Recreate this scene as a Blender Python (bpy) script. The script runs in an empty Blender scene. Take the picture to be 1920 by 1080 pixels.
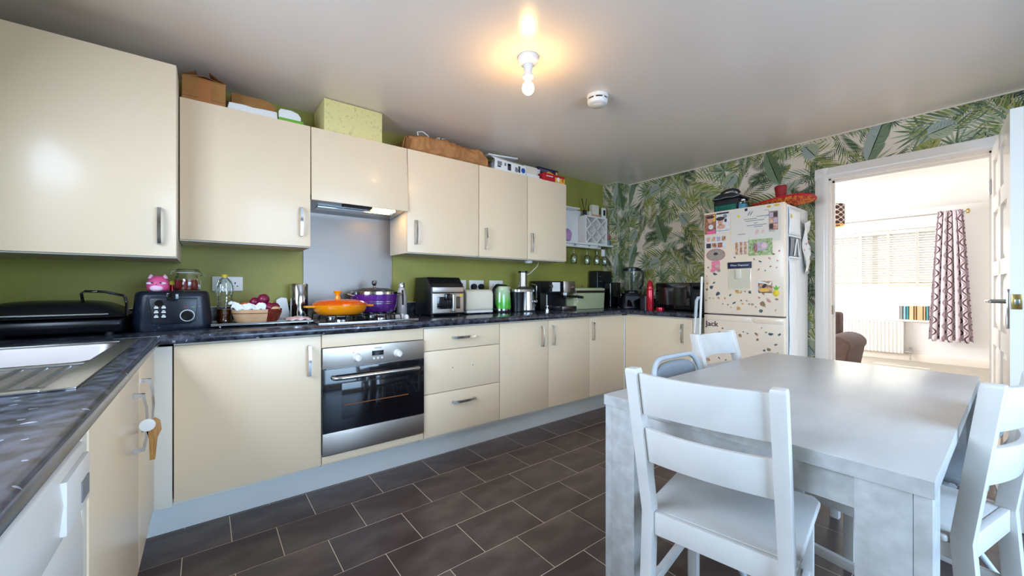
import bpy, bmesh, math, random
from mathutils import noise as mnoise
from mathutils import Matrix, Vector
R = math.radians
PI = math.pi
S = bpy.context.scene
C = S.collection
rnd = random.Random(7)

# ------------------------------------------------------------------ camera, world, light, exposure
cd = bpy.data.cameras.new('camera'); cam = bpy.data.objects.new('camera', cd); C.objects.link(cam)
cam.location = (0, 0, 1.134); cam.rotation_euler = (R(90), 0, R(-37.9))
cd.sensor_width = 36; cd.lens = 738 / 1920 * 36; cd.clip_start = 0.02
S.camera = cam
w = bpy.data.worlds.new('sky'); S.world = w; w.use_nodes = True
wn = w.node_tree.nodes; wl = w.node_tree.links
bg = wn['Background']
sky = wn.new('ShaderNodeTexSky'); sky.sky_type = 'NISHITA'; sky.sun_disc = False
sky.sun_elevation = R(50); sky.sun_rotation = R(90); sky.air_density = 1.0; sky.dust_density = 2.0
wl.new(sky.outputs[0], bg.inputs[0]); bg.inputs[1].default_value = 0.55

def area(name, loc, rot, sx, sy, power, col):
    l = bpy.data.lights.new(name, 'AREA'); l.shape = 'RECTANGLE'; l.size = sx; l.size_y = sy
    l.energy = power; l.color = col
    o = bpy.data.objects.new(name, l); C.objects.link(o); o.location = loc; o.rotation_euler = rot
    return o
sl = bpy.data.lights.new('sun', 'SUN'); sl.energy = 14; sl.angle = R(0.6); sl.color = (1, .95, .86)
so = bpy.data.objects.new('sun', sl); C.objects.link(so)
so.rotation_euler = Vector((-math.cos(R(57)), -.05, -math.sin(R(57)))).to_track_quat('-Z', 'Y').to_euler()
so.location = (14, 1, 8)
# daylight in the real window openings (kitchen window over the sink, patio door behind the camera, living room window), plus an added lounge fill
area('daylight_sink_window', (-0.95, 1.15, 1.50), (0, R(-58), 0), 1.0, 1.35, 56, (.60, .75, 1.0))
area('daylight_patio_door', (1.4, -1.70, 1.10), (R(-60), 0, R(180)), 2.1, 1.9, 84, (.44, .67, 1.0))
area('daylight_lounge_window', (8.92, 1.60, 1.30), (0, R(90), 0), 1.35, 2.3, 18, (.93, .96, 1.0))
area('added_lounge_fill', (6.3, 4.08, 1.15), (R(-90), 0, 0), 2.4, 2.0, 145, (.95, .97, 1.0))  # added unseen fill to brighten the lounge, not a known window
S.view_settings.view_transform = 'Standard'; S.view_settings.look = 'None'
S.view_settings.gamma = 1; S.view_settings.use_curve_mapping = False
S.view_settings.exposure = 0.64
try:
    S.cycles.use_denoising = True; S.cycles.sample_clamp_indirect = 6.0; S.cycles.max_bounces = 10
    S.cycles.diffuse_bounces = 5; S.cycles.glossy_bounces = 4; S.cycles.transparent_max_bounces = 16
    S.cycles.caustics_reflective = False; S.cycles.caustics_refractive = False
except Exception:
    pass

# ------------------------------------------------------------------ helpers
def lin(c):
    return tuple(((x / 255) / 12.92 if x / 255 <= .04045 else ((x / 255 + .055) / 1.055) ** 2.4) for x in c[:3]) + (1,)

def mat(name, rgb, rough=.5, metal=0, spec=.5, coat=0, noise=None, bump=None, emit=None, trans=0, alpha=1, ior=1.45):
    m = bpy.data.materials.new(name); m.use_nodes = True
    n = m.node_tree.nodes; l = m.node_tree.links; b = n['Principled BSDF']
    b.inputs['Base Color'].default_value = lin(rgb)
    b.inputs['Roughness'].default_value = rough; b.inputs['Metallic'].default_value = metal
    b.inputs['Specular IOR Level'].default_value = spec; b.inputs['Coat Weight'].default_value = coat
    b.inputs['Coat Roughness'].default_value = .08
    b.inputs['Transmission Weight'].default_value = trans; b.inputs['IOR'].default_value = ior
    b.inputs['Alpha'].default_value = alpha
    if emit:
        b.inputs['Emission Color'].default_value = lin(emit[0]); b.inputs['Emission Strength'].default_value = emit[1]
    tc = None
    if noise or bump:
        tc = n.new('ShaderNodeTexCoord')
    if noise:   # (scale, rgb2, low, high, detail, stretch)
        sc, rgb2, lo, hi = noise[:4]; det = noise[4] if len(noise) > 4 else 5
        t = n.new('ShaderNodeTexNoise'); t.inputs['Scale'].default_value = sc; t.inputs['Detail'].default_value = det
        if len(noise) > 5:
            mp = n.new('ShaderNodeMapping'); mp.inputs['Scale'].default_value = noise[5]
            l.new(tc.outputs['Object'], mp.inputs[0]); l.new(mp.outputs[0], t.inputs['Vector'])
        else:
            l.new(tc.outputs['Object'], t.inputs['Vector'])
        r = n.new('ShaderNodeValToRGB'); r.color_ramp.elements[0].position = lo; r.color_ramp.elements[1].position = hi
        r.color_ramp.elements[0].color = lin(rgb); r.color_ramp.elements[1].color = lin(rgb2)
        l.new(t.outputs['Fac'], r.inputs[0]); l.new(r.outputs[0], b.inputs['Base Color'])
    if bump:    # (scale, strength, distance, stretch)
        t2 = n.new('ShaderNodeTexNoise'); t2.inputs['Scale'].default_value = bump[0]; t2.inputs['Detail'].default_value = 4
        if len(bump) > 3:
            mp2 = n.new('ShaderNodeMapping'); mp2.inputs['Scale'].default_value = bump[3]
            l.new(tc.outputs['Object'], mp2.inputs[0]); l.new(mp2.outputs[0], t2.inputs['Vector'])
        else:
            l.new(tc.outputs['Object'], t2.inputs['Vector'])
        bp = n.new('ShaderNodeBump'); bp.inputs['Strength'].default_value = bump[1]; bp.inputs['Distance'].default_value = bump[2]
        l.new(t2.outputs['Fac'], bp.inputs['Height']); l.new(bp.outputs[0], b.inputs['Normal'])
    return m

def thin_glass(name, tint=(255, 255, 255), refl=.08, rough=.02):
    m = bpy.data.materials.new(name); m.use_nodes = True
    n = m.node_tree.nodes; l = m.node_tree.links; n.remove(n['Principled BSDF'])
    out = n['Material Output']; tr = n.new('ShaderNodeBsdfTransparent'); gl = n.new('ShaderNodeBsdfGlossy')
    mx = n.new('ShaderNodeMixShader'); lw = n.new('ShaderNodeLayerWeight'); lw.inputs[0].default_value = .25
    mm = n.new('ShaderNodeMath'); mm.operation = 'MULTIPLY_ADD'; mm.inputs[1].default_value = .7; mm.inputs[2].default_value = refl
    tr.inputs[0].default_value = lin(tint); gl.inputs['Roughness'].default_value = rough
    l.new(lw.outputs['Fresnel'], mm.inputs[0]); l.new(mm.outputs[0], mx.inputs[0])
    l.new(tr.outputs[0], mx.inputs[1]); l.new(gl.outputs[0], mx.inputs[2]); l.new(mx.outputs[0], out.inputs[0])
    return m

class MB:
    """collects shapes, then becomes ONE mesh object"""
    def __init__(s): s.v = []; s.f = []; s.m = []; s.uv = None
    def add(s, vs, fs, mi=0):
        o = len(s.v); s.v += [tuple(v) for v in vs]; s.f += [tuple(i + o for i in f) for f in fs]; s.m += [mi] * len(fs); return s
    def box(s, x0, x1, y0, y1, z0, z1, mi=0):
        x0, x1 = min(x0, x1), max(x0, x1); y0, y1 = min(y0, y1), max(y0, y1); z0, z1 = min(z0, z1), max(z0, z1)
        return s.add([(x, y, z) for z in (z0, z1) for y in (y0, y1) for x in (x0, x1)],
                     [(0, 2, 3, 1), (4, 5, 7, 6), (0, 1, 5, 4), (2, 6, 7, 3), (0, 4, 6, 2), (1, 3, 7, 5)], mi)
    def prism(s, pts, d0, d1, axis='z', mi=0):
        """polygon pts in the plane across axis (x: yz, y: xz, z: xy), extruded d0..d1"""
        def P(p, d): return (d, p[0], p[1]) if axis == 'x' else (p[0], d, p[1]) if axis == 'y' else (p[0], p[1], d)
        n = len(pts)
        return s.add([P(p, d0) for p in pts] + [P(p, d1) for p in pts],
                     [tuple(range(n))[::-1], tuple(range(n, 2 * n))] + [(i, (i + 1) % n, (i + 1) % n + n, i + n) for i in range(n)], mi)
    def lathe(s, prof, c=(0, 0, 0), n=28, axis='z', mi=0, sx=1, sy=1):
        vs = []; fs = []
        def P(r, h, a):
            x, y = r * math.cos(a) * sx, r * math.sin(a) * sy
            q = (x, y, h) if axis == 'z' else (h, x, y) if axis == 'x' else (y, h, x)
            return (c[0] + q[0], c[1] + q[1], c[2] + q[2])
        idx = []
        for r, h in prof:
            if r < 1e-6: idx.append([len(vs)] * n); vs.append(P(0, h, 0))
            else:
                idx.append(list(range(len(vs), len(vs) + n))); vs += [P(r, h, 2 * PI * k / n) for k in range(n)]
        for a, b in zip(idx, idx[1:]):
            for k in range(n):
                q = [a[k], a[(k + 1) % n], b[(k + 1) % n], b[k]]
                q2 = []
                for i in q:
                    if i not in q2: q2.append(i)
                if len(q2) > 2: fs.append(tuple(q2))
        return s.add(vs, fs, mi)
    def cyl(s, c, r, h, axis='z', n=24, mi=0): return s.lathe([(0, 0), (r, 0), (r, h), (0, h)], c, n, axis, mi)
    def ell(s, c, rx, ry, rz, n=20, mi=0, zmin=-1):
        k = n // 2; prof = []
        for i in range(k + 1):
            a = -PI / 2 + PI * i / k; prof.append((math.cos(a), max(zmin, math.sin(a))))
        o = len(s.v); s.lathe([(r if r > 1e-5 else 0, h) for r, h in prof], (0, 0, 0), n, 'z', mi)
        s.v[o:] = [(c[0] + x * rx, c[1] + y * ry, c[2] + z * rz) for x, y, z in s.v[o:]]
        return s
    def tube(s, path, r, n=8, closed=False, mi=0):
        P = [Vector(p) for p in path]; N = len(P); vs = []; fs = []; up = None
        for i in range(N):
            t = ((P[(i + 1) % N] if closed or i < N - 1 else P[i]) - (P[i - 1] if closed or i > 0 else P[i])).normalized()
            if up is None:
                up = t.orthogonal().normalized()
            up = (up - t * up.dot(t))
            up = up.normalized() if up.length > 1e-6 else t.orthogonal().normalized()
            b = t.cross(up); rr = r[i] if isinstance(r, (list, tuple)) else r
            vs += [P[i] + (up * math.cos(2 * PI * k / n) + b * math.sin(2 * PI * k / n)) * rr for k in range(n)]
        for i in range(N if closed else N - 1):
            j = (i + 1) % N
            fs += [(i * n + k, i * n + (k + 1) % n, j * n + (k + 1) % n, j * n + k) for k in range(n)]
        if not closed: fs += [tuple(range(n))[::-1], tuple(range((N - 1) * n, N * n))]
        return s.add(vs, fs, mi)
    def sweep(s, path, w, t, out, mi=0):
        """flat strap: width w across, thickness t along out"""
        o = Vector(out).normalized(); P = [Vector(p) for p in path]; vs = []; fs = []
        for i, p in enumerate(P):
            tg = (P[min(i + 1, len(P) - 1)] - P[max(i - 1, 0)]).normalized()
            sd = tg.cross(o).normalized(); nn = sd.cross(tg)
            for a, b in ((-1, 0), (1, 0), (1, 1), (-1, 1)): vs.append(p + sd * a * w / 2 - nn * (b - .5) * t)
        for i in range(len(P) - 1):
            fs += [(i * 4 + k, i * 4 + (k + 1) % 4, i * 4 + 4 + (k + 1) % 4, i * 4 + 4 + k) for k in range(4)]
        fs += [(3, 2, 1, 0), tuple(range(len(P) * 4 - 4, len(P) * 4))]
        return s.add(vs, fs, mi)
    def grid(s, fn, nu, nv, mi=0, uv=False):
        vs = [fn(i / nu, j / nv) for j in range(nv + 1) for i in range(nu + 1)]
        fs = [(j * (nu + 1) + i, j * (nu + 1) + i + 1, (j + 1) * (nu + 1) + i + 1, (j + 1) * (nu + 1) + i) for j in range(nv) for i in range(nu)]
        if uv: s.uv = [(i / nu, j / nv) for j in range(nv + 1) for i in range(nu + 1)]
        return s.add(vs, fs, mi)
    def xf(s, M, start=0):
        s.v[start:] = [tuple(M @ Vector(v)) for v in s.v[start:]]; return s

INV = {}
def tag(o, label=None, cat=None, group=None, kind=None):
    if label: o['label'] = label
    if cat: o['category'] = cat
    if group: o['group'] = group
    if kind: o['kind'] = kind
    return o
def thing(name, label, cat, loc=(0, 0, 0), rz=0, group=None, local=False, rot=None):
    o = bpy.data.objects.new(name, None); C.objects.link(o); o.empty_display_size = .05
    o.location = loc; o.rotation_euler = rot or (0, 0, rz)
    M = Matrix.Translation(loc) @ o.rotation_euler.to_matrix().to_4x4()
    INV[o.name] = Matrix() if local else M.inverted()
    return tag(o, label, cat, group)
def build(name, mb, mats, parent=None, bevel=0, seg=2, ang=40, smooth=True, label=None, solid=0, sub=0):
    me = bpy.data.meshes.new(name)
    if not isinstance(mats, (list, tuple)): mats = [mats]
    vs = mb.v; loc = (0, 0, 0)
    if parent is None:
        xs, ys, zs = zip(*vs); loc = ((min(xs) + max(xs)) / 2, (min(ys) + max(ys)) / 2, min(zs))
        vs = [(x - loc[0], y - loc[1], z - loc[2]) for x, y, z in vs]
    else:
        M = INV[parent.name]
        if M != Matrix(): vs = [tuple(M @ Vector(v)) for v in vs]
    me.from_pydata(vs, [], mb.f)
    for m in mats: me.materials.append(m)
    if len(mats) > 1: me.polygons.foreach_set('material_index', mb.m)
    if mb.uv:
        ul = me.uv_layers.new(name='UVMap')
        for lp in me.loops: ul.data[lp.index].uv = mb.uv[lp.vertex_index]
    bm = bmesh.new(); bm.from_mesh(me)
    bmesh.ops.recalc_face_normals(bm, faces=bm.faces)
    if bevel:
        es = [e for e in bm.edges if len(e.link_faces) == 2 and e.calc_face_angle(0) > R(35)]
        bmesh.ops.bevel(bm, geom=es, offset=bevel, segments=seg, profile=.6, affect='EDGES', clamp_overlap=True)
    bm.to_mesh(me); bm.free()
    if smooth:
        me.polygons.foreach_set('use_smooth', [True] * len(me.polygons)); me.set_sharp_from_angle(angle=R(ang))
    o = bpy.data.objects.new(name, me); C.objects.link(o)
    if parent is None: o.location = loc; INV[o.name] = Matrix.Translation(loc).inverted()
    else: o.parent = parent; INV[o.name] = INV[parent.name]
    if solid:
        md = o.modifiers.new('thick', 'SOLIDIFY'); md.thickness = solid; md.offset = 0
    if sub:
        md = o.modifiers.new('round', 'SUBSURF'); md.levels = sub; md.render_levels = sub
    if label: o['label'] = label
    return o
def struct(name, mb, mats, parent=None, **k):
    o = build(name, mb, mats, parent, **k)
    if parent is None: o['kind'] = 'structure'
    return o
def copy_tree(o, parent=None):
    c = o.copy(); C.objects.link(c); INV[c.name] = INV[o.name]
    if parent is not None: c.parent = parent
    for ch in [x for x in o.children]: copy_tree(ch, c)
    return c
def text(s_, size, M, m, parent, name='lettering', depth=.0006):
    cu = bpy.data.curves.new('t', 'FONT'); cu.body = s_; cu.size = size; cu.align_x = 'CENTER'; cu.align_y = 'CENTER'; cu.extrude = depth
    cu.resolution_u = 2
    ob = bpy.data.objects.new('t', cu); C.objects.link(ob)
    dg = bpy.context.evaluated_depsgraph_get(); me = bpy.data.meshes.new_from_object(ob.evaluated_get(dg))
    bpy.data.objects.remove(ob); bpy.data.curves.remove(cu)
    me.transform(M)
    if parent is not None: me.transform(INV[parent.name])
    me.materials.clear(); me.materials.append(m); me.name = name
    o = bpy.data.objects.new(name, me); C.objects.link(o); o.parent = parent; INV[o.name] = INV[parent.name]
    return o
def face_to(loc, nrm):
    """matrix that lays XY text on a vertical plane at loc facing nrm"""
    n = Vector(nrm).normalized(); z = Vector((0, 0, 1)); x = z.cross(n).normalized()
    M = Matrix((x, z, n)).transposed().to_4x4(); M.translation = Vector(loc); return M

# ------------------------------------------------------------------ materials
M = {}
M['cream'] = mat('gloss_cream', (240, 215, 181), .28, coat=.08, spec=.4)
M['carcass'] = mat('cream_carcass', (232, 224, 208), .45)
M['plinth'] = mat('plinth_white', (226, 226, 222), .35)
M['chrome'] = mat('chrome', (205, 205, 205), .12, 1)
M['steel'] = mat('brushed_steel', (134, 126, 120), .42, 1, bump=(90, .06, .001, (1, 1, 60)))
M['steelo'] = mat('brushed_oven_steel', (186, 176, 166), .36, 1, bump=(90, .06, .001, (1, 1, 60)))
M['steel2'] = mat('satin_steel', (190, 190, 190), .25, 1)
M['black'] = mat('black_plastic', (16, 17, 22), .3)
M['blackm'] = mat('black_matt', (22, 22, 24), .55)
M['blackg'] = mat('black_gloss', (8, 9, 14), .06, coat=.5)
M['white'] = mat('white_plastic', (238, 232, 224), .35)
M['whitep'] = mat('white_gloss_paint', (242, 232, 220), .22)
M['chair'] = mat('white_chair_paint', (222, 216, 208), .32, noise=(9, (214, 208, 201), .4, .7))
M['greym'] = mat('grey_metal_paint', (186, 190, 192), .35)
M['greyv'] = mat('grey_vinyl', (150, 154, 156), .5)
M['wallg'] = mat('green_wall_paint', (156, 150, 70), .5, noise=(2.5, (148, 142, 64), .4, .65))
M['wallw'] = mat('white_wall_paint', (240, 238, 236), .6)
M['wallp'] = mat('wallpaper_ground', (230, 212, 188), .6)
M['ceil'] = mat('ceiling_satin', (242, 224, 208), .24, spec=.6)
M['ceilw'] = mat('ceiling_white', (245, 243, 240), .7)
M['carpet'] = mat('carpet_beige', (204, 194, 180), .95, noise=(60, (190, 180, 166), .35, .7), bump=(300, .5, .01))
M['grout'] = mat('grout', (226, 208, 184), .7)
M['tile'] = mat('slate_tile', (70, 54, 50), .3, noise=(5, (98, 86, 80), .42, .78, 8, (1, 2.4, 1)), bump=(40, .08, .002))
M['tile_b'] = mat('slate_tile_light', (76, 62, 57), .31, noise=(4, (112, 96, 86), .45, .8, 9, (1, 2.2, 1)), bump=(40, .08, .002))
M['tablem'] = mat('grey_concrete_laminate', (174, 172, 168), .36, spec=.8, noise=(24, (194, 192, 188), .38, .64, 13), bump=(120, .05, .001))
M['tabletop'] = mat('pale_laminate_top', (186, 182, 176), .30, spec=1.0, noise=(5, (196, 192, 186), .35, .7, 9, (1, 2.5, 1)))
M['cardboard'] = mat('cardboard', (176, 122, 66), .75, noise=(14, (160, 108, 56), .4, .7))
M['cardin'] = mat('cardboard_inside', (134, 80, 40), .8)
M['tape'] = mat('brown_tape', (178, 112, 60), .3)
M['kraft'] = mat('kraft_paper', (186, 128, 76), .7, noise=(11, (166, 112, 64), .4, .7), bump=(16, .5, .02))
M['paper'] = mat('white_paper', (236, 234, 228), .6)
M['duct'] = mat('foam_board', (228, 214, 146), .6, noise=(60, (206, 188, 120), .58, .7))
M['green'] = mat('lime_green', (112, 178, 48), .45)
M['pink'] = mat('pink_vinyl', (240, 96, 150), .35)
M['pinkl'] = mat('pale_pink_vinyl', (250, 208, 224), .4)
M['honey'] = mat('amber_syrup', (110, 22, 12), .12)
M['oil'] = mat('amber_oil', (120, 58, 8), .12, trans=.3)
M['glass'] = thin_glass('clear_glass', (246, 250, 248))
M['pane'] = thin_glass('window_glass', (250, 252, 252), .04)
M['gglass'] = thin_glass('smoked_glass', (120, 120, 124), .08)
M['ovenglass'] = mat('oven_glass', (8, 9, 18), .05, coat=.6)
M['onion'] = mat('red_onion', (132, 26, 62), .25, noise=(8, (96, 14, 44), .4, .7, 4, (6, 6, .6)))
M['wicker'] = mat('glazed_dish', (206, 160, 118), .28, noise=(10, (220, 178, 136), .4, .7))
M['wickerd'] = mat('dish_dark', (112, 36, 26), .3, noise=(60, (160, 80, 56), .55, .75))
M['bagp'] = mat('white_bag', (226, 228, 236), .35)
M['orange'] = mat('orange_enamel', (240, 146, 10), .12, coat=.5)
M['orange2'] = mat('orange_enamel_deep', (236, 92, 10), .12, coat=.5)
M['purple'] = mat('purple_enamel', (88, 34, 122), .16, coat=.5)
M['pinkish'] = mat('pearl_bottle', (216, 204, 202), .25, metal=.3)
M['creamp'] = mat('cream_plastic', (232, 222, 200), .3)
M['kettleg'] = mat('green_enamel', (92, 186, 62), .14, coat=.4)
M['kettlel'] = mat('pale_green_enamel', (206, 214, 184), .16, coat=.4)
M['sage'] = mat('sage_enamel', (182, 184, 142), .25)
M['darkband'] = mat('dark_wood_band', (48, 36, 26), .4)
M['red'] = mat('red_metal', (190, 14, 40), .16, metal=.4, coat=.3)
M['yellow'] = mat('yellow_plastic', (236, 200, 40), .4)
M['navy'] = mat('navy_print', (24, 28, 60), .45)
M['redp'] = mat('red_print', (186, 24, 36), .4)
M['bluep'] = mat('blue_print', (40, 80, 160), .4)
M['yellowp'] = mat('orange_print', (238, 176, 70), .45)
M['greyp'] = mat('grey_print', (130, 128, 130), .5)
M['textp'] = mat('dark_print', (48, 46, 50), .5)
M['fridge'] = mat('fridge_enamel', (240, 214, 186), .24, coat=.2)
M['fridgew'] = mat('fridge_side', (232, 232, 230), .4)
M['wood'] = mat('bamboo_wood', (186, 132, 66), .5, noise=(20, (150, 98, 46), .4, .7, 4, (8, 8, 1)))
M['sofa'] = mat('brown_sofa_fabric', (96, 78, 76), .8, noise=(30, (84, 68, 66), .4, .7))
M['rad'] = mat('radiator_white', (242, 240, 236), .3)
M['brass'] = mat('brushed_brass', (196, 168, 110), .25, 1)
M['teal'] = mat('teal_fabric', (10, 108, 86), .6, noise=(24, (6, 74, 62), .4, .65))
M['bluel'] = mat('blue_liquid', (96, 170, 196), .2, trans=.3)
M['lilac'] = mat('lilac_fabric', (206, 150, 196), .7)
M['tealb'] = mat('book_teal', (104, 186, 196), .6)
M['bulb'] = mat('bulb_glow', (255, 235, 190), .3, emit=((255, 206, 130), 84))
M['hoodlamp'] = mat('hood_lamp_glow', (255, 230, 180), .3, emit=((255, 204, 120), 12))
M['blindm'] = mat('blind_slat', (204, 200, 192), .5)
M['red_led'] = mat('power_led', (255, 60, 60), .3)

def node_mat_worktop():
    m = mat('speckled_worktop', (26, 28, 38), .2, spec=.8)
    n = m.node_tree.nodes; l = m.node_tree.links; b = n['Principled BSDF']
    tc = n.new('ShaderNodeTexCoord')
    ns = n.new('ShaderNodeTexNoise'); ns.inputs['Scale'].default_value = 30; ns.inputs['Detail'].default_value = 6
    l.new(tc.outputs['Object'], ns.inputs['Vector'])
    r1 = n.new('ShaderNodeValToRGB'); r1.color_ramp.elements[0].color = lin((26, 28, 38)); r1.color_ramp.elements[1].color = lin((84, 88, 102))
    r1.color_ramp.elements[0].position = .4; r1.color_ramp.elements[1].position = .75; l.new(ns.outputs['Fac'], r1.inputs[0])
    mp = n.new('ShaderNodeMapping'); mp.inputs['Scale'].default_value = (1, 1.9, 1); mp.inputs['Rotation'].default_value = (0, 0, .5); l.new(tc.outputs['Object'], mp.inputs[0])
    nd = n.new('ShaderNodeTexNoise'); nd.inputs['Scale'].default_value = 40; l.new(mp.outputs[0], nd.inputs['Vector'])
    va = n.new('ShaderNodeVectorMath'); va.operation = 'MULTIPLY_ADD'; va.inputs[1].default_value = (.02, .02, .02); l.new(nd.outputs['Color'], va.inputs[0]); l.new(mp.outputs[0], va.inputs[2])
    vo = n.new('ShaderNodeTexVoronoi'); vo.inputs['Scale'].default_value = 26; l.new(va.outputs[0], vo.inputs['Vector'])
    sep = n.new('ShaderNodeSeparateColor'); l.new(vo.outputs['Color'], sep.inputs[0])
    sz = n.new('ShaderNodeMath'); sz.operation = 'MULTIPLY_ADD'; sz.inputs[1].default_value = .34; sz.inputs[2].default_value = -.12; l.new(sep.outputs[0], sz.inputs[0])
    lt = n.new('ShaderNodeMath'); lt.operation = 'LESS_THAN'; l.new(vo.outputs['Distance'], lt.inputs[0]); l.new(sz.outputs[0], lt.inputs[1])
    mx = n.new('ShaderNodeMix'); mx.data_type = 'RGBA'; l.new(lt.outputs[0], mx.inputs['Factor']); l.new(r1.outputs[0], mx.inputs['A'])
    mx.inputs['B'].default_value = lin((150, 152, 160)); l.new(mx.outputs['Result'], b.inputs['Base Color'])
    return m
M['worktop'] = node_mat_worktop()

def node_mat_curtain():
    m = mat('curtain_wave_print', (214, 202, 208), .8)
    n = m.node_tree.nodes; l = m.node_tree.links; b = n['Principled BSDF']
    uv = n.new('ShaderNodeUVMap'); sp = n.new('ShaderNodeSeparateXYZ'); l.new(uv.outputs[0], sp.inputs[0])
    def mth(op, a, b_=None, c=None):
        q = n.new('ShaderNodeMath'); q.operation = op
        for i, x in enumerate((a, b_, c)):
            if x is None: continue
            if isinstance(x, (int, float)): q.inputs[i].default_value = x
            else: l.new(x, q.inputs[i])
        return q.outputs[0]
    v = mth('MULTIPLY', sp.outputs[1], 2 * PI * 11); sv = mth('SINE', v)
    ph = mth('MULTIPLY_ADD', sv, .62, mth('MULTIPLY', sp.outputs[0], 2 * PI * 4.0))
    s1 = mth('SINE', ph); ab = mth('ABSOLUTE', s1)
    dark = mth('LESS_THAN', ab, .24)
    ph2 = mth('ADD', ph, .75); d2 = mth('LESS_THAN', mth('ABSOLUTE', mth('SINE', ph2)), .22)
    mx = n.new('ShaderNodeMix'); mx.data_type = 'RGBA'; l.new(d2, mx.inputs['Factor']); mx.inputs['A'].default_value = lin((216, 204, 210)); mx.inputs['B'].default_value = lin((168, 142, 152))
    mx2 = n.new('ShaderNodeMix'); mx2.data_type = 'RGBA'; l.new(dark, mx2.inputs['Factor']); l.new(mx.outputs['Result'], mx2.inputs['A']); mx2.inputs['B'].default_value = lin((84, 56, 64))
    l.new(mx2.outputs['Result'], b.inputs['Base Color'])
    return m
M['curtain'] = node_mat_curtain()

def node_mat_shade():
    m = mat('lampshade_lattice', (70, 48, 46), .6)
    n = m.node_tree.nodes; l = m.node_tree.links; b = n['Principled BSDF']
    uv = n.new('ShaderNodeUVMap'); mp = n.new('ShaderNodeMapping'); mp.inputs['Scale'].default_value = (10, 4, 1); mp.inputs['Rotation'].default_value = (0, 0, 0)
    l.new(uv.outputs[0], mp.inputs[0]); sp = n.new('ShaderNodeSeparateXYZ'); l.new(mp.outputs[0], sp.inputs[0])
    def mth(op, a, b_=None):
        q = n.new('ShaderNodeMath'); q.operation = op
        for i, x in enumerate((a, b_)):
            if x is None: continue
            if isinstance(x, (int, float)): q.inputs[i].default_value = x
            else: l.new(x, q.inputs[i])
        return q.outputs[0]
    s1 = mth('SINE', mth('MULTIPLY', sp.outputs[0], 2 * PI)); s2 = mth('SINE', mth('MULTIPLY', sp.outputs[1], 2 * PI))
    ed = mth('LESS_THAN', mth('ABSOLUTE', mth('ADD', s1, s2)), .42)
    mx = n.new('ShaderNodeMix'); mx.data_type = 'RGBA'; l.new(ed, mx.inputs['Factor']); mx.inputs['A'].default_value = lin((70, 46, 44)); mx.inputs['B'].default_value = lin((226, 214, 206))
    l.new(mx.outputs['Result'], b.inputs['Base Color'])
    return m
M['shade'] = node_mat_shade()

# ------------------------------------------------------------------ setting: kitchen shell
XL, XR, YB, YF, ZC = -.76, 3.80, 2.92, -1.55, 2.31
fl = struct('floor', MB().box(XL - .1, XR + .05, YF - .1, YB + .1, -.06, -.0008), M['grout'])
TX, TY = .342, .251
tm = []
for q in range(4):
    tm.append(None)
row = 0; y1 = 2.158 + 2 * TY
while y1 > YF:
    off = .0935 if row % 2 == 1 else -.0775
    x = off - 4 * TX
    if y1 - TY < 2.44:
        while x < XR:
            a0, a1 = max(x, XL), min(x + TX, XR); b0, b1 = max(y1 - TY, YF), min(y1, YB)
            hid = (y1 > 2.30 and False)
            if a1 - a0 > .02 and b1 - b0 > .02 and not (a1 < -.25) and not (x > 3.3 and y1 > 1.7):
                full = a1 - a0 > TX - 1e-4 and b1 - b0 > TY - 1e-4
                k = rnd.randrange(4)
                if full and tm[k] is not None:
                    o = bpy.data.objects.new('tile', tm[k]); C.objects.link(o); o.parent = fl; INV[o.name] = INV[fl.name]
                    o.location = (x - tm_org[k][0], y1 - tm_org[k][1], rnd.uniform(-.0004, .0004))
                else:
                    o = build('tile', MB().box(a0 + .0016, a1 - .0016, b0 + .0016, b1 - .0016, -.0026, 0), M['tile'] if k % 2 else M['tile_b'], fl, smooth=False)
                    if full:
                        if not any(tm): tm_org = [None] * 4
                        tm[k] = o.data; tm_org[k] = (x, y1)
            x += TX
    row += 1; y1 -= TY
struct('ceiling', MB().box(XL - .1, XR + .1, YF - .1, YB + .1, ZC, ZC + .08), M['ceil'])
struct('wall_back', MB().box(XL - .1, XR + .1, YB, YB + .1, 0, ZC), M['wallg'])
wy0, wy1, wz0, wz1 = .45, 1.85, 1.03, 1.98
struct('wall_left', MB().box(XL - .2, XL, YF - .1, wy0, 0, ZC).box(XL - .2, XL, wy1, YB, 0, ZC).box(XL - .2, XL, wy0, wy1, 0, wz0).box(XL - .2, XL, wy0, wy1, wz1, ZC), M['wallg'])
w1 = struct('window_1', MB().box(XL - .12, XL - .06, wy0, wy0 + .06, wz0, wz1).box(XL - .12, XL - .06, wy1 - .06, wy1, wz0, wz1).box(XL - .12, XL - .06, wy0, wy1, wz0, wz0 + .06).box(XL - .12, XL - .06, wy0, wy1, wz1 - .06, wz1).box(XL - .12, XL - .06, 1.12, 1.18, wz0, wz1), M['white'])
build('pane', MB().box(XL - .094, XL - .088, wy0 + .05, 1.13, wz0 + .05, wz1 - .05), M['pane'], w1, smooth=False)
build('pane', MB().box(XL - .094, XL - .088, 1.17, wy1 - .05, wz0 + .05, wz1 - .05), M['pane'], w1, smooth=False)
px0, px1 = 0.3, 2.5
struct('wall_front', MB().box(XL - .1, px0, YF - .1, YF, 0, ZC).box(px1, XR + .1, YF - .1, YF, 0, ZC).box(px0, px1, YF - .1, YF, 2.1, ZC), M['wallw'])
d2 = struct('door_2', MB().box(px0, px0 + .07, YF - .08, YF - .02, 0, 2.1).box(px1 - .07, px1, YF - .08, YF - .02, 0, 2.1).box(px0, px1, YF - .08, YF - .02, 2.03, 2.1).box(px0, px1, YF - .08, YF - .02, 0, .08).box(1.36, 1.44, YF - .08, YF - .02, 0, 2.1), M['white'])
build('pane', MB().box(px0 + .06, 1.37, YF - .054, YF - .048, .07, 2.04), M['pane'], d2, smooth=False)
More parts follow.
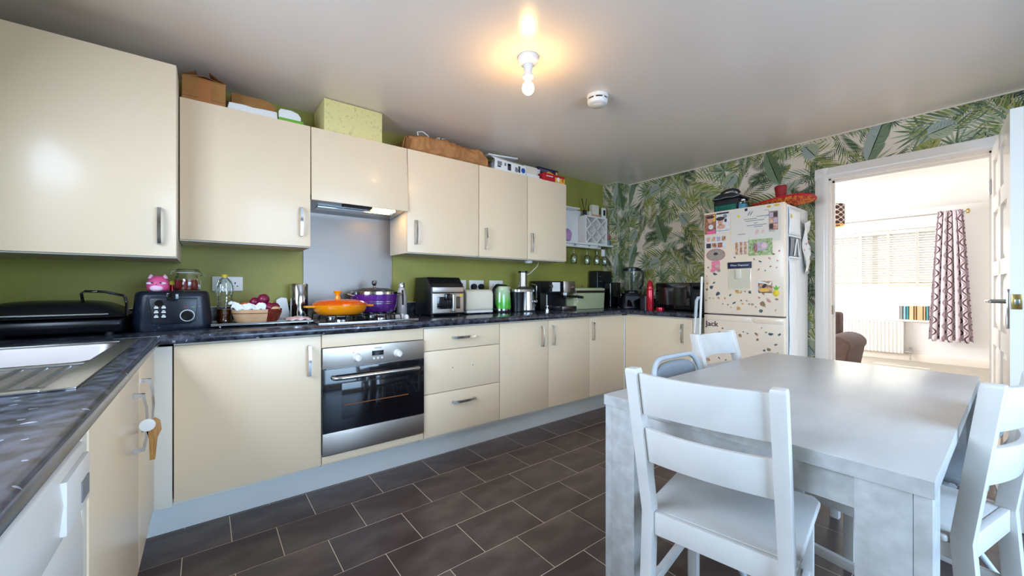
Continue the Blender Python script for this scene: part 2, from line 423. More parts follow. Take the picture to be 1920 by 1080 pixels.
build('pane', MB().box(1.43, px1 - .06, YF - .054, YF - .048, .07, 2.04), M['pane'], d2, smooth=False)
# wallpapered wall with the doorway
dy0, dy1, dz1 = .085, .905, 1.985
wr = struct('wall_right', MB().box(XR, XR + .1, YF - .1, dy0, 0, ZC).box(XR, XR + .1, dy1, YB, 0, ZC).box(XR, XR + .1, dy0, dy1, dz1, ZC), M['wallp'])
wc = struct('wall_corner', MB().box(3.595, XR, 2.715, YB, .925, ZC), M['wallp'])
struct('baseboard_front', MB().box(XL, px0, YF, YF + .015, 0, .09).box(px1, XR, YF, YF + .015, 0, .09), M['whitep'])

# wallpaper print: flat leaves, cut to the walls
PAL = [(120, 126, 60), (146, 150, 84), (92, 108, 68), (64, 78, 54), (166, 170, 136), (160, 168, 154), (118, 134, 100), (46, 52, 40), (174, 164, 90), (208, 200, 156)]
PM = [mat('print_leaf', c, .6) for c in PAL]
def lens(x, y, a, ln, wd, bend=0):
    pts = []; ca, sa = math.cos(a), math.sin(a)
    for t in (0, .3, .65, 1): pts.append((t * ln, wd * (0, .9, .75, 0)[(0, .3, .65, 1).index(t)] + bend * t * t))
    for t in (.65, .3): pts.append((t * ln, -wd * (.75 if t == .65 else .9) + bend * t * t))
    return [(x + px * ca - py * sa, y + px * sa + py * ca) for px, py in pts]
def frond(x, y, a, ln, cols, curve, r):
    out = []; n = 15; px, py, pa = x, y, a; st = ln / n; spine = []
    for i in range(n):
        t = i / n; L = ln * .42 * math.sin(PI * min(1, .12 + t * .95)) + .015
        for sgn in (1, -1):
            out.append((lens(px, py, pa + sgn * (1.0 - .45 * t), L, L * .038 + .0016, sgn * -L * .16), cols[(i + (sgn > 0)) % len(cols)]))
        spine.append((px, py)); px += math.cos(pa) * st; py += math.sin(pa) * st; pa += curve / n
    for i in range(n - 1):
        out.append((lens(spine[i][0], spine[i][1], math.atan2(spine[i + 1][1] - spine[i][1], spine[i + 1][0] - spine[i][0]), st * 1.25, .0016), 7 if r.random() < .5 else 9))
    return out
def fan(x, y, a, R_, cols, r):
    out = []; n = 17
    for i in range(n):
        q = a + (i / (n - 1) - .5) * 4.9
        out.append((lens(x, y, q, R_ * r.uniform(.8, 1), R_ * .05), cols[i % len(cols)]))
    return out
def broad(x, y, a, ln, wd, c1, c2, r):
    ca, sa = math.cos(a), math.sin(a); out = []
    def T(u, v): return (x + u * ca - v * sa, y + u * sa + v * ca)
    ts = [i / 9 for i in range(10)]; hw = [wd * math.sin(PI * (t ** .8)) ** .7 for t in ts]
    for sg, c in ((1, c1), (-1, c2)):
        for i in range(9):   # each half leaf in strips: small tears between veins
            j = .12 * wd if r.random() < .5 else 0
            out.append(([T(ts[i] * ln, 0), T(ts[i + 1] * ln, 0), T(min(1, ts[i + 1] + .05) * ln, sg * (hw[i + 1])), T(min(1, ts[i] + .05) * ln, sg * max(0, hw[i] - j))], c))
    out.append((lens(x, y, a, ln, .003), 9))
    for i in range(2, 9):
        for sg in (1, -1): out.append((lens(*T(ts[i] * ln, 0), a + sg * 1.0, hw[i] * .95, .0009), 9 if c1 != 9 else 4))
    return out
def swirl(x, y, a, r):
    out = []
    for i in range(6): out.append((lens(x + .02 * i * math.cos(a + i * .5), y + .02 * i * math.sin(a + i * .5), a + i * .55, .03, .003), 7))
    return out
def make_motif():
    r = random.Random(21); L = []
    W_, H_ = 1.04, .78
    # back layer: dark sprays, middle: fronds and fans, front: broad blades
    for i in range(5):
        for j in range(4):
            L.append(frond(i * W_ / 5 + r.uniform(-.06, .06), j * H_ / 4 + r.uniform(-.06, .06), r.uniform(0, 2 * PI), r.uniform(.2, .3), [[2, 3, 7], [0, 2, 3], [6, 3, 2]][(i + j) % 3], r.uniform(-.8, .8), r))
    spots = [(i * .208 + .06, j * .195 + .05) for i in range(5) for j in range(4) if (i * 7 + j * 3) % 5]; r.shuffle(spots)
    for k, (sx, sy) in enumerate(spots):
        sx += r.uniform(-.05, .05); sy += r.uniform(-.05, .05)
        if k % 5 == 0: L.append(fan(sx, sy, r.uniform(0, 6), r.uniform(.12, .17), [6, 2, 4], r))
        elif k % 5 == 1: L.append(broad(sx, sy, r.uniform(.3, 1.3), r.uniform(.14, .2), r.uniform(.03, .045), 1, 8, r))
        elif k % 5 in (2, 3): L.append(frond(sx, sy, r.uniform(0, 6), r.uniform(.3, .44), [0, 1, 8], r.uniform(-1.2, 1.2), r))
        else: L.append(frond(sx, sy, r.uniform(0, 6), r.uniform(.3, .42), [4, 6, 5], r.uniform(-1, 1), r))
    for k in range(9): L.append(frond(r.uniform(0, W_), r.uniform(0, H_), r.uniform(0, 6), r.uniform(.26, .4), [[1, 0, 9], [6, 4, 4], [0, 2, 1]][k % 3], r.uniform(-1.2, 1.2), r))
    L.append(broad(.20, .08, 1.25, .42, .06, 5, 6, r)); L.append(broad(.70, .42, 1.9, .34, .055, 6, 2, r))
    for (bx, by, ba) in ((.5, .2, .3), (.95, .6, 2.2), (.35, .62, 4.0), (.82, .14, 5.2)): L.append(broad(bx, by, ba, .15, .06, 5, 4, r))
    for k in range(7): L.append(fan(r.uniform(0, W_), r.uniform(0, H_), r.uniform(0, 6), r.uniform(.06, .1), [[2, 3, 6], [1, 0, 8]][k % 2], r))
    for k in range(5): L.append(swirl(r.uniform(0, W_), r.uniform(0, H_), r.uniform(0, 6), r))
    return L, W_, H_
MOT, MW, MH = make_motif()
def clip(poly, x0, x1, y0, y1):
    for ax, lim, sg in ((0, x0, 1), (0, x1, -1), (1, y0, 1), (1, y1, -1)):
        out = []
        for i in range(len(poly)):
            a, b = poly[i - 1], poly[i]; da, db = (a[ax] - lim) * sg, (b[ax] - lim) * sg
            if (da >= 0) != (db >= 0):
                t = da / (da - db); out.append((a[0] + (b[0] - a[0]) * t, a[1] + (b[1] - a[1]) * t))
            if db >= 0: out.append(b)
        poly = out
        if len(poly) < 3: return None
    return poly
def paper(name, parent, regions, place):
    """regions: (u0, u1, v0, v1) on the wall; place(u, v, h) -> point"""
    V = []; F = []; MI = []
    for (u0, u1, v0, v1) in regions:
        for i in range(int(u0 / MW) - 2, int(u1 / MW) + 2):
            for j in range(int(v0 / MH) - 2, int(v1 / MH) + 2):
                ox, oy = i * MW, j * MH + (MH / 2 if i % 2 else 0)
                if ox > u1 + .4 or ox + MW < u0 - .4 or oy > v1 + .4 or oy + MH < v0 - .4: continue
                for li, leaf in enumerate(MOT):
                    h = .0003 + li * 3e-5
                    for poly, ci in leaf:
                        p = [(a + ox, b + oy) for a, b in poly]
                        if max(q[0] for q in p) < u0 or min(q[0] for q in p) > u1 or max(q[1] for q in p) < v0 or min(q[1] for q in p) > v1: continue
                        p = clip(p, u0, u1, v0, v1)
                        if p:
                            o = len(V); V += [place(a, b, h) for a, b in p]; F.append(tuple(range(o, o + len(p)))); MI.append(ci)
    me = bpy.data.meshes.new(name); pi = INV[parent.name]
    me.from_pydata([tuple(pi @ Vector(v)) for v in V], [], F)
    for m in PM: me.materials.append(m)
    me.polygons.foreach_set('material_index', MI)
    o = bpy.data.objects.new(name, me); C.objects.link(o); o.parent = parent; INV[o.name] = pi; o['kind'] = 'stuff'
    return o
U0 = 4.0   # u runs from the back wall towards the doorway: u = U0 - y
paper('wallpaper_print', wr, [(U0 - 2.715, U0 - .93, .30, ZC - .004), (U0 - .93, U0 + .62, 2.04, ZC - .004), (U0 + .0, U0 + .62, .1, 2.04)], lambda u, v, h: (XR - h, U0 - u, v))
paper('wallpaper_print', wc, [(U0 - 2.918, U0 - 2.716, .93, ZC - .004)], lambda u, v, h: (3.595 - h, U0 - u, v))
paper('wallpaper_print', wc, [(0.6, .804, .93, ZC - .004)], lambda u, v, h: (2.996 + u, 2.715 - h, v))
struct('trim_1', MB().box(XR - .006, XR + .002, dy1, 2.715, ZC - .012, ZC - .001).box(XR - .006, XR + .002, YF, dy1, ZC - .012, ZC - .001), M['wallp'])

# door frame (moulded architrave) and the open panelled door
ar = MB()
prof = [(0, 0), (.085, 0), (.085, .012), (.07, .02), (.045, .022), (.03, .027), (.012, .024), (0, .014)]
for a, b in ((.0, .085),):
    ar.prism([(XR - q[1], dy1 - .01 + q[0]) for q in prof], 0, dz1 + .075)
    ar.prism([(XR - q[1], dy0 + .01 - q[0]) for q in prof], 0, dz1 + .075)
    ar.prism([(XR - q[1], dz1 - .01 + q[0]) for q in prof], dy0 - .075, dy1 + .075, 'y')
ar.box(XR - .002, XR + .102, dy1 - .022, dy1 + .01, 0, dz1).box(XR - .002, XR + .102, dy0 - .01, dy0 + .022, 0, dz1).box(XR - .002, XR + .102, dy0, dy1, dz1 - .022, dz1 + .01)
ar.box(XR + .045, XR + .06, dy1 - .036, dy1 - .02, 0, dz1 - .02).box(XR + .045, XR + .06, dy0 + .02, dy1 - .02, dz1 - .036, dz1 - .02)
tr2 = struct('trim_2', ar, M['whitep'])
build('strike_plate', MB().box(XR + .02, XR + .05, dy1 - .0235, dy1 - .0215, .93, 1.0), M['brass'], tr2)
hx, hy, ex, ey = 3.775, .098, 2.965, .022
ang = math.atan2(ey - hy, ex - hx)
dl = math.hypot(ex - hx, ey - hy)
door = thing('door_1', None, None, (hx, hy, .005), ang, local=True)
door['kind'] = 'structure'
# local frame: +x along the leaf from hinge to latch; the room side (seen) is -y
dm = MB(); T_ = .04
st = [0, .11, .345, .455, dl - .11, dl]
cx = [(.11, .36), (.45, dl - .11)]; rz_ = [(.20, .80), (.90, 1.20), (1.28, 1.57), (1.66, 1.88)]
H_ = 1.965
dm.box(0, .11, 0, T_, 0, H_).box(dl - .11, dl, 0, T_, 0, H_).box(.36, .45, 0, T_, 0, H_)
zs = [0] + [z for p in rz_ for z in p] + [H_]
for k in range(0, len(zs), 2): dm.box(.11, dl - .11, 0, T_, zs[k], zs[k + 1])
build('stile_frame', dm, M['whitep'], door, smooth=False)
for (a, b) in cx:
    for (c, d) in rz_:
        p = MB(); m_ = .035
        o_ = [(a, c), (b, c), (b, d), (a, d)]; i_ = [(a + m_, c + m_), (b - m_, c + m_), (b - m_, d - m_), (a + m_, d - m_)]
        for ysg, y0_, y1_ in ((0, .014, .006), (1, T_ - .014, T_ - .006)):
            p.add([(x, y0_, z) for x, z in o_] + [(x, y1_, z) for x, z in i_], [(0, 1, 5, 4), (1, 2, 6, 5), (2, 3, 7, 6), (3, 0, 4, 7), (4, 5, 6, 7)])
        build('panel', p, M['whitep'], door, smooth=False)
hz = 1.065
hd = build('handle_plate', MB().box(dl - .075, dl - .035, T_, T_ + .008, hz - .13, hz + .06), M['chrome'], door, bevel=.004)
build('lever_handle', MB().tube([(dl - .055, T_, hz), (dl - .055, T_ + .05, hz), (dl - .075, T_ + .058, hz), (dl - .12, T_ + .06, hz), (dl - .16, T_ + .06, hz + .006), (dl - .19, T_ + .062, hz - .004)], [.011, .01, .01, .009, .008, .006], 10), M['chrome'], hd)
hd2 = build('handle_plate', MB().box(dl - .075, dl - .035, -.008, 0, hz - .13, hz + .06), M['chrome'], door, bevel=.004)
build('lever_handle', MB().tube([(dl - .055, 0, hz), (dl - .055, -.05, hz), (dl - .075, -.058, hz), (dl - .12, -.06, hz), (dl - .19, -.06, hz)], [.011, .01, .01, .009, .006], 10), M['chrome'], hd2)
lp = build('latch_plate', MB().box(dl, dl + .003, .004, T_ - .004, hz - .035, hz + .035), M['brass'], door, bevel=.001)
build('latch_bolt', MB().box(dl + .002, dl + .011, .012, T_ - .012, hz - .012, hz + .012), M['steel2'], lp, bevel=.002)
for z in (.25, 1.7): build('hinge', MB().cyl((-.004, -.004, z), .006, .09, 'z', 10), M['steel2'], door)

# ------------------------------------------------------------------ kitchen units
def handle(mb, c, along, out, L=.165, wd=.013):
    a = Vector(along); o = Vector(out); s_ = a.cross(o); c = Vector(c); h = L / 2
    top = [(-h, 0), (-h + .003, .026), (-h * .5, .033), (0, .035), (h * .5, .033), (h - .003, .026), (h, 0)]
    inn = [(h - .012, 0), (h - .013, .019), (h * .5, .026), (0, .028), (-h * .5, .026), (-h + .013, .019), (-h + .012, 0)]
    P = top + inn; n = len(P)
    vs = [c + a * u + o * v + s_ * (-wd / 2) for u, v in P] + [c + a * u + o * v + s_ * (wd / 2) for u, v in P]
    fs = [(i, (i + 1) % n, (i + 1) % n + n, i + n) for i in range(n)]
    for k in range(6):
        q = [k, k + 1, n - 2 - k, n - 1 - k]; fs += [tuple(q), tuple(x + n for x in q[::-1])]
    return mb.add(vs, fs)
YD = 2.33          # front of the doors of the back run
def legs(par, x0, x1, y0, y1, h=.15):
    for x in (x0 + .06, x1 - .06):
        for y in (y0, y1): build('leg', MB().cyl((x, y, 0), .018, h, 'z', 10), M['blackm'], par)
def base_unit(x0, x1, label, hx=None, name='base_cabinet'):
    t = thing(name, label, 'cabinet', ((x0 + x1) / 2, 2.6, 0), group='back run base units')
    build('carcass', MB().box(x0 + .001, x1 - .001, YD + .02, 2.915, .15, .884), M['carcass'], t, smooth=False)
    legs(t, x0, x1, 2.5, 2.85)
    if hx is not None:
        d = build('door', MB().box(x0 + .002, x1 - .002, YD, YD + .019, .168, .872), M['cream'], t, bevel=.0025)
        build('handle', handle(MB(), (hx, YD, .745 if hx < .6 else .75), (0, 0, 1), (0, -1, 0)), M['chrome'], d)
    return t
cornerb = base_unit(-.115, .4985, 'cream gloss corner base cabinet left of the oven', .437)
# oven housing + oven
oh = thing('oven_housing', 'cream oven housing with slim panels above and below the steel oven', 'cabinet', (.798, 2.6, 0), group='back run base units')
build('carcass', MB().box(.4995, .52, YD + .02, 2.915, .15, .884).box(1.078, 1.097, YD + .02, 2.915, .15, .884).box(.52, 1.078, YD + .03, 2.915, .15, .212).box(.52, 1.078, 2.9, 2.915, .21, .884), M['carcass'], oh, smooth=False)
legs(oh, .5, 1.097, 2.5, 2.85)
build('panel', MB().box(.5, 1.097, YD, YD + .019, .806, .878), M['cream'], oh, bevel=.0025)
build('panel', MB().box(.5, 1.097, YD, YD + .019, .168, .208), M['cream'], oh, bevel=.0025)
ov = thing('oven', 'built-in stainless steel oven with dark glass door and two white knobs', 'oven', (.798, 2.6, .212))
build('body', MB().box(.525, 1.072, YD + .012, 2.88, .213, .80), M['steel2'], ov, smooth=False)
cp = build('control_panel', MB().box(.501, 1.096, YD - .012, YD + .012, .690, .803), M['steelo'], ov, bevel=.002)
for x in (.682, .922):
    k = build('knob', MB().lathe([(0, -.034), (.017, -.034), (.019, -.03), (.021, -.004), (.024, 0), (0, 0)], (x, YD - .012, .738), 24, 'y').box(x - .004, x + .004, YD - .053, YD - .043, .722, .754), M['white'], cp)
build('display', MB().box(.768, .836, YD - .0135, YD - .012, .738, .766), M['blackg'], cp)
for x in (.778, .802, .826): build('button', MB().cyl((x, YD - .016, .722), .006, .004, 'y', 12), M['white'], cp)
build('indicator', MB().cyl((.664, YD - .0135, .768), .003, .002, 'y', 8), M['red_led'], cp)
text('ZANUSSI', .011, face_to((.802, YD - .0124, .782), (0, -1, 0)), M['textp'], cp)
dg_ = build('door', MB().box(.501, 1.096, YD - .014, YD + .01, .340, .686), M['ovenglass'], ov, bevel=.002)
build('handle', MB().tube([(.553, YD - .014, .64), (.553, YD - .045, .64), (.565, YD - .056, .64), (.6, YD - .06, .64), (1.0, YD - .06, .64), (1.03, YD - .056, .64), (1.042, YD - .045, .64), (1.042, YD - .014, .64)], .012, 12), M['steel2'], dg_)
build('window', MB().box(.6, 1.0, YD - .0148, YD - .0138, .40, .60), M['blackg'], dg_, bevel=.001)
build('shelf_edge', MB().box(.61, .99, YD - .0154, YD - .0144, .476, .481), M['cardin'], dg_)
build('panel', MB().box(.501, 1.096, YD - .012, YD + .01, .216, .336), M['steelo'], ov, bevel=.002)
# drawers
dr = thing('drawer_unit', 'cream three-drawer unit right of the oven, middle drawer without handle', 'cabinet', (1.40, 2.6, 0), group='back run base units')
build('carcass', MB().box(1.099, 1.699, YD + .02, 2.915, .15, .884), M['carcass'], dr, smooth=False); legs(dr, 1.1, 1.7, 2.5, 2.85)
for (z0, z1, hz_) in ((.727, .872, .802), (.448, .723, None), (.170, .444, .37)):
    d = build('drawer', MB().box(1.101, 1.697, YD, YD + .019, z0, z1), M['cream'], dr, bevel=.0025)
    if hz_: build('handle', handle(MB(), (1.393, YD, hz_), (1, 0, 0), (0, -1, 0), .18, .016), M['chrome'], d)
    else:
        for x in (1.31, 1.47): build('screw_hole', MB().cyl((x, YD - .0006, .60), .0035, .001, 'y', 8), M['textp'], d)
base_unit(1.70, 2.185, 'cream base cabinet with handle at its right edge, right of the drawers', 2.112)
base_unit(2.185, 2.68, 'cream base cabinet with handle at its left edge, below the coffee machine', 2.235)
base_unit(2.68, 3.175, 'cream base cabinet at the far right end of the back run', 2.722)
# return unit
t = thing('base_cabinet', 'cream base cabinet under the microwave, its grey side facing the fridge', 'cabinet', (3.5, 2.0, 0))
build('carcass', MB().box(3.212, 3.795, 1.66, 2.32, .15, .884), M['carcass'], t, smooth=False)
build('panel', MB().box(3.20, 3.795, 1.640, 1.658, 0, .884), M['carcass'], t, smooth=False)
d = build('door', MB().box(3.19, 3.209, 1.662, 2.318, .168, .872), M['cream'], t, bevel=.0025)
build('handle', handle(MB(), (3.19, 1.742, .75), (0, 0, 1), (-1, 0, 0)), M['chrome'], d)
for x in (3.34, 3.74):
    for y in (1.72, 2.26): build('leg', MB().cyl((x, y, 0), .018, .15, 'z', 10), M['blackm'], t)
tag(build('filler_panel', MB().box(3.177, 3.206, 2.322, 2.352, .15, .872), M['carcass'], bevel=.002), 'narrow cream corner post between the back run and the microwave cabinet', 'panel')
tag(build('filler_panel', MB().box(-.181, -.118, 2.336, 2.352, .15, .872).box(-.181, -.166, 2.352, 2.40, .15, .872), M['carcass'], bevel=.002), 'narrow cream corner post in the corner by the sink', 'panel')
# left run
XD = -.18
def left_unit(y0, y1, label, hy_, hz_):
    t = thing('base_cabinet', label, 'cabinet', (-.46, (y0 + y1) / 2, 0), group='sink run base units')
    build('carcass', MB().box(-.755, XD - .02, y0 + .001, y1 - .001, .15, .70), M['carcass'], t, smooth=False)
    for x in (-.7, -.32):
        for y in (y0 + .06, y1 - .06): build('leg', MB().cyl((x, y, 0), .018, .15, 'z', 10), M['blackm'], t)
    d = build('door', MB().box(XD - .019, XD, y0 + .002, y1 - .002, .168, .872), M['cream'], t, bevel=.0025)
    build('handle', handle(MB(), (XD, hy_, hz_), (0, 0, 1), (1, 0, 0), .19, .014), M['chrome'], d)
    return t
left_unit(1.115, 1.848, 'cream gloss sink cabinet with a wooden tag on its chrome handle', 1.735, .70)
left_unit(1.850, 2.334, 'cream gloss sink cabinet beside the corner post, handle empty', 1.92, .715)
tag(build('filler_panel', MB().box(-.74, XD - .002, 1.072, 1.11, .0, .884), M['carcass'], bevel=.002), 'cream end panel between the washing machine and the sink cabinet', 'panel')
tg = thing('wooden_tag', 'small wooden tag on a white disc hanging from the sink cabinet handle', 'tag', (-.135, 1.735, .58))
build('disc', MB().cyl((-.148, 1.7215, .692), .020, .006, 'y', 20), M['white'], tg, bevel=.001)
build('tag_body', MB().prism([(-.130, .712), (-.118, .70), (-.114, .67), (-.124, .645), (-.130, .575), (-.143, .575), (-.145, .645), (-.152, .67), (-.148, .70)], 1.728, 1.735, 'y'), M['wood'], tg, bevel=.001)
# plinths
tag(build('plinth', MB().box(-.245, 3.26, 2.42, 2.436, 0, .150), M['plinth'], bevel=.001), 'long white plinth along the floor below the back run', 'plinth')
tag(build('plinth', MB().box(-.262, -.247, 1.11, 2.418, 0, .148), M['plinth'], bevel=.001), 'white plinth below the sink cabinets', 'plinth')
tag(build('plinth', MB().box(3.262, 3.277, 1.66, 2.418, 0, .148), M['plinth'], bevel=.001), 'white plinth below the microwave cabinet', 'plinth')
# worktops (post-formed front edge)
WT, WBZ = .924, .886
def edge_prof(f, s_, back):   # f: front coordinate, s_: +1 if the front is towards larger values
    p = [(f, WBZ + .010), (f, WT - .016)]
    for k in range(1, 5): p.append((f - s_ * .014 * (1 - math.cos(k * PI / 8)), WT - .016 + .016 * math.sin(k * PI / 8)))
    return [(back, WBZ), (f - s_ * .008, WBZ)] + p + [(back, WT)]
bw = thing('worktop', 'long dark speckled worktop of the back run carrying the hob and appliances', 'worktop', (1.5, 2.6, WBZ))
pb = MB().prism(edge_prof(2.29, -1, 2.5), -.16, 3.165, 'x')
pb.box(-.755, -.16, 2.295, 2.5, WBZ, WT).box(-.755, .53, 2.5, 2.918, WBZ, WT).box(1.07, 3.59, 2.5, 2.918, WBZ, WT).box(.53, 1.07, 2.86, 2.918, WBZ, WT).box(3.165, 3.59, 2.29, 2.5, WBZ, WT)
build('slab', pb, M['worktop'], bw, ang=50)
up = build('upstand', MB().box(-.74, .51, 2.898, 2.918, WT, 1.022).box(1.116, 3.59, 2.898, 2.918, WT, 1.022), M['worktop'], bw, smooth=False)
build('upstand_cap', MB().box(-.74, .51, 2.897, 2.919, 1.0225, 1.026).box(1.116, 3.59, 2.897, 2.919, 1.0225, 1.026), M['creamp'], up, smooth=False)
lw = thing('worktop', 'dark speckled worktop of the sink run in the left foreground', 'worktop', (-.45, 1.3, WBZ))
hb = (-.64, -.232, 1.24, 2.165)
pl = MB().prism([(x, z) for x, z in edge_prof(-.155, 1, hb[1])], .02, 2.289, 'y')
pl.box(-.757, hb[0], .02, 2.289, WBZ, WT).box(hb[0], hb[1], .02, hb[2], WBZ, WT).box(hb[0], hb[1], hb[3], 2.289, WBZ, WT)
build('slab', pl, M['worktop'], lw, ang=50)
build('joint_strip', MB().box(-.30, -.157, 2.2895, 2.2945, WT - .002, WT + .001), M['steel2'], lw)
build('upstand', MB().box(-.757, -.742, .02, 2.285, WT, 1.022), M['worktop'], lw, smooth=False)
rw = thing('worktop', 'short dark speckled worktop under the blender and microwave', 'worktop', (3.5, 1.95, WBZ))
build('slab', MB().prism(edge_prof(3.168, -1, 3.4), 1.632, 2.289, 'y').box(3.4, 3.797, 1.632, 2.289, WBZ, WT).box(3.592, 3.797, 2.289, 2.713, WBZ, WT), M['worktop'], rw, ang=50)
build('upstand', MB().box(3.778, 3.797, 1.632, 2.713, WT, 1.022), M['worktop'], rw, smooth=False)
# sink
sk = thing('kitchen_sink', 'stainless steel inset sink with bowl and ridged drainer in the left worktop', 'sink', (-.43, 1.7, .74))
x0, x1, y0, y1 = -.655, -.212, 1.20, 2.185; bx0, bx1, by0, by1 = -.615, -.262, 1.61, 2.135
rim = MB().box(x0, bx0, y0, y1, WT + .0002, WT + .005).box(bx1, x1, y0, y1, WT + .0002, WT + .005).box(bx0, bx1, by1, y1, WT + .0002, WT + .005).box(bx0, bx1, y0, 1.245, WT + .0002, WT + .005).box(bx0, bx1, by0 - .03, by0, WT - .002, WT + .004)
build('rim', rim, M['steel2'], sk, bevel=.002)
def ring(z, i):
    r = .05 - i * .2; n = 6; out = []
    for (cx_, cy_, a0) in ((bx1 - r - i, by1 - r - i, 0), (bx0 + r + i, by1 - r - i, 90), (bx0 + r + i, by0 + r + i, 180), (bx1 - r - i, by0 + r + i, 270)):
        for k in range(n + 1): a = R(a0 + 90 * k / n); out.append((cx_ + r * math.cos(a), cy_ + r * math.sin(a), z))
    return out
bowl = MB(); rr = [ring(WT + .003, -.002), ring(WT - .004, .004), ring(.80, .014), ring(.77, .03), ring(.765, .06)]; n = len(rr[0])
bowl.v = [p for r_ in rr for p in r_]
for k in range(4): bowl.f += [(k * n + i, k * n + (i + 1) % n, (k + 1) * n + (i + 1) % n, (k + 1) * n + i) for i in range(n)]
bowl.f.append(tuple(range(4 * n, 5 * n))); bowl.m = [0] * len(bowl.f)
build('bowl', bowl, M['steel'], sk, ang=60, solid=.001)
build('plug_hole', MB().lathe([(0, .767), (.03, .767), (.035, .770), (.04, .767)], (-.44, 1.87, 0), 20), M['chrome'], sk)
drn = build('drainer', MB().box(bx0, bx1, 1.245, by0 - .03, WT - .006, WT - .002), M['steel'], sk, smooth=False)
for k in range(8):
    x = bx0 + .03 + k * .042
    build('ridge', MB().prism([(x - .007, WT - .002), (x - .004, WT + .003), (x + .004, WT + .003), (x + .007, WT - .002)], 1.265, by0 - .045, 'y'), M['steel2'], drn)
# wall units
def wall_unit(x0, x1, yd, z0, z1, label, hx_, hz_=1.523):
    t = thing('wall_cabinet', label, 'cabinet', ((x0 + x1) / 2, 2.8, z0), group='wall cabinets')
    build('carcass', MB().box(x0 + .001, x1 - .001, yd + .02, 2.918, z0 - .006, z1), M['carcass'], t, smooth=False)
    d = build('door', MB().box(x0 + .002, x1 - .002, yd, yd + .019, z0, z1), M['cream'], t, bevel=.0025)
    build('handle', handle(MB(), (hx_, yd, hz_), (0, 0, 1), (0, -1, 0), .172), M['chrome'], d)
    return t
wall_unit(-.755, -.107, 2.44, 1.281, 2.185, 'tall cream wall cabinet in the left corner above the grill', -.168, 1.421)
wall_unit(-.105, .4955, 2.59, 1.381, 2.098, 'cream wall cabinet left of the extractor hood, carton on its top', .443)
wall_unit(1.099, 1.688, 2.59, 1.383, 2.098, 'cream wall cabinet right of the extractor hood under the brown paper bag', 1.16)
wall_unit(1.690, 2.183, 2.59, 1.383, 2.098, 'cream wall cabinet under the white printed box', 1.748)
wall_unit(2.185, 2.66, 2.59, 1.383, 2.098, 'cream wall cabinet beside the white wine shelf', 2.226)
hdw = thing('extractor_hood', 'cream-fronted extractor hood with lit lamp between the wall cabinets', 'extractor hood', (.797, 2.8, 1.6))
build('door', MB().add([(.498, 2.588, 2.097), (1.096, 2.588, 2.097), (.498, 2.572, 1.66), (1.098, 2.572, 1.66), (.498, 2.607, 2.097), (1.096, 2.607, 2.097), (.498, 2.592, 1.66), (1.098, 2.592, 1.66)], [(0, 1, 3, 2), (4, 6, 7, 5), (0, 4, 5, 1), (2, 3, 7, 6), (0, 2, 6, 4), (1, 5, 7, 3)]), M['cream'], hdw, bevel=.0025)
build('carcass', MB().box(.4985, 1.0965, 2.61, 2.918, 1.70, 2.098), M['carcass'], hdw, smooth=False)
cn = build('canopy', MB().add([(.50, 2.60, 1.668), (1.095, 2.60, 1.668), (.50, 2.915, 1.640), (1.095, 2.915, 1.640), (.50, 2.60, 1.70), (1.095, 2.60, 1.70), (.50, 2.915, 1.70), (1.095, 2.915, 1.70)], [(0, 1, 3, 2), (4, 6, 7, 5), (0, 4, 5, 1), (2, 3, 7, 6), (0, 2, 6, 4), (1, 5, 7, 3)]), M['steel2'], hdw, smooth=False)
build('lamp', MB().box(.885, 1.03, 2.63, 2.70, 1.655, 1.664), M['hoodlamp'], cn)
build('control_strip', MB().box(.69, .87, 2.625, 2.665, 1.655, 1.665), M['blackm'], cn)
build('filter_mesh', MB().box(.56, 1.04, 2.72, 2.89, 1.648, 1.655), M['steel2'], cn)
tag(build('splashback', MB().box(.512, 1.114, 2.912, 2.9195, .93, 1.645), M['steel'], smooth=False), 'brushed steel splashback on the wall behind the hob', 'splashback')
tag(build('duct_casing', MB().box(.575, .935, 2.62, 2.9, 2.099, 2.305), M['duct'], bevel=.002), 'pale yellow duct box on top of the extractor hood', 'box')
# lights under cabinets
tag(build('puck_light', MB().lathe([(0, 1.356), (.028, 1.356), (.036, 1.366), (.036, 1.377), (0, 1.377)], (2.29, 2.70, 0), 24), M['white']), 'round white puck light under the wall cabinet by the wine shelf', 'light')

# ------------------------------------------------------------------ lounge beyond the doorway
LX0, LX1, LY0, LY1 = XR + .1, 8.66, -1.2, 4.0
struct('floor', MB().box(XR + .051, LX1 + .2, LY0 - .1, LY1 + .1, -.06, 0), M['carpet'])
struct('ceiling', MB().box(LX0 + .001, LX1 + .2, LY0 - .1, LY1 + .1, ZC + .04, ZC + .12), M['ceilw'])
fy0, fy1, fz0, fz1 = .62, 3.0, .64, 2.06
struct('wall_far', MB().box(LX1, LX1 + .22, LY0 - .1, fy0, 0, ZC + .04).box(LX1, LX1 + .22, fy1, LY1 + .1, 0, ZC + .04).box(LX1, LX1 + .22, fy0, fy1, 0, fz0).box(LX1, LX1 + .22, fy0, fy1, fz1, ZC + .04), M['wallw'])
struct('wall_lounge', MB().box(LX0, LX1, LY0 - .1, LY0, 0, ZC + .04), M['wallw'])
struct('wall_side', MB().box(LX0, 5.1, LY1, LY1 + .1, 0, ZC + .04).box(7.5, LX1, LY1, LY1 + .1, 0, ZC + .04).box(5.1, 7.5, LY1, LY1 + .1, 2.15, ZC + .04), M['wallw'])  # hidden wall; its wide opening is invented for the added lounge fill
struct('baseboard_far', MB().box(LX1 - .016, LX1, LY0, LY1, 0, .11), M['whitep'], bevel=.004)
w2 = MB(); fx = LX1 + .12
w2.box(fx, fx + .06, fy0, fy1, fz0, fz0 + .06).box(fx, fx + .06, fy0, fy1, fz1 - .06, fz1)
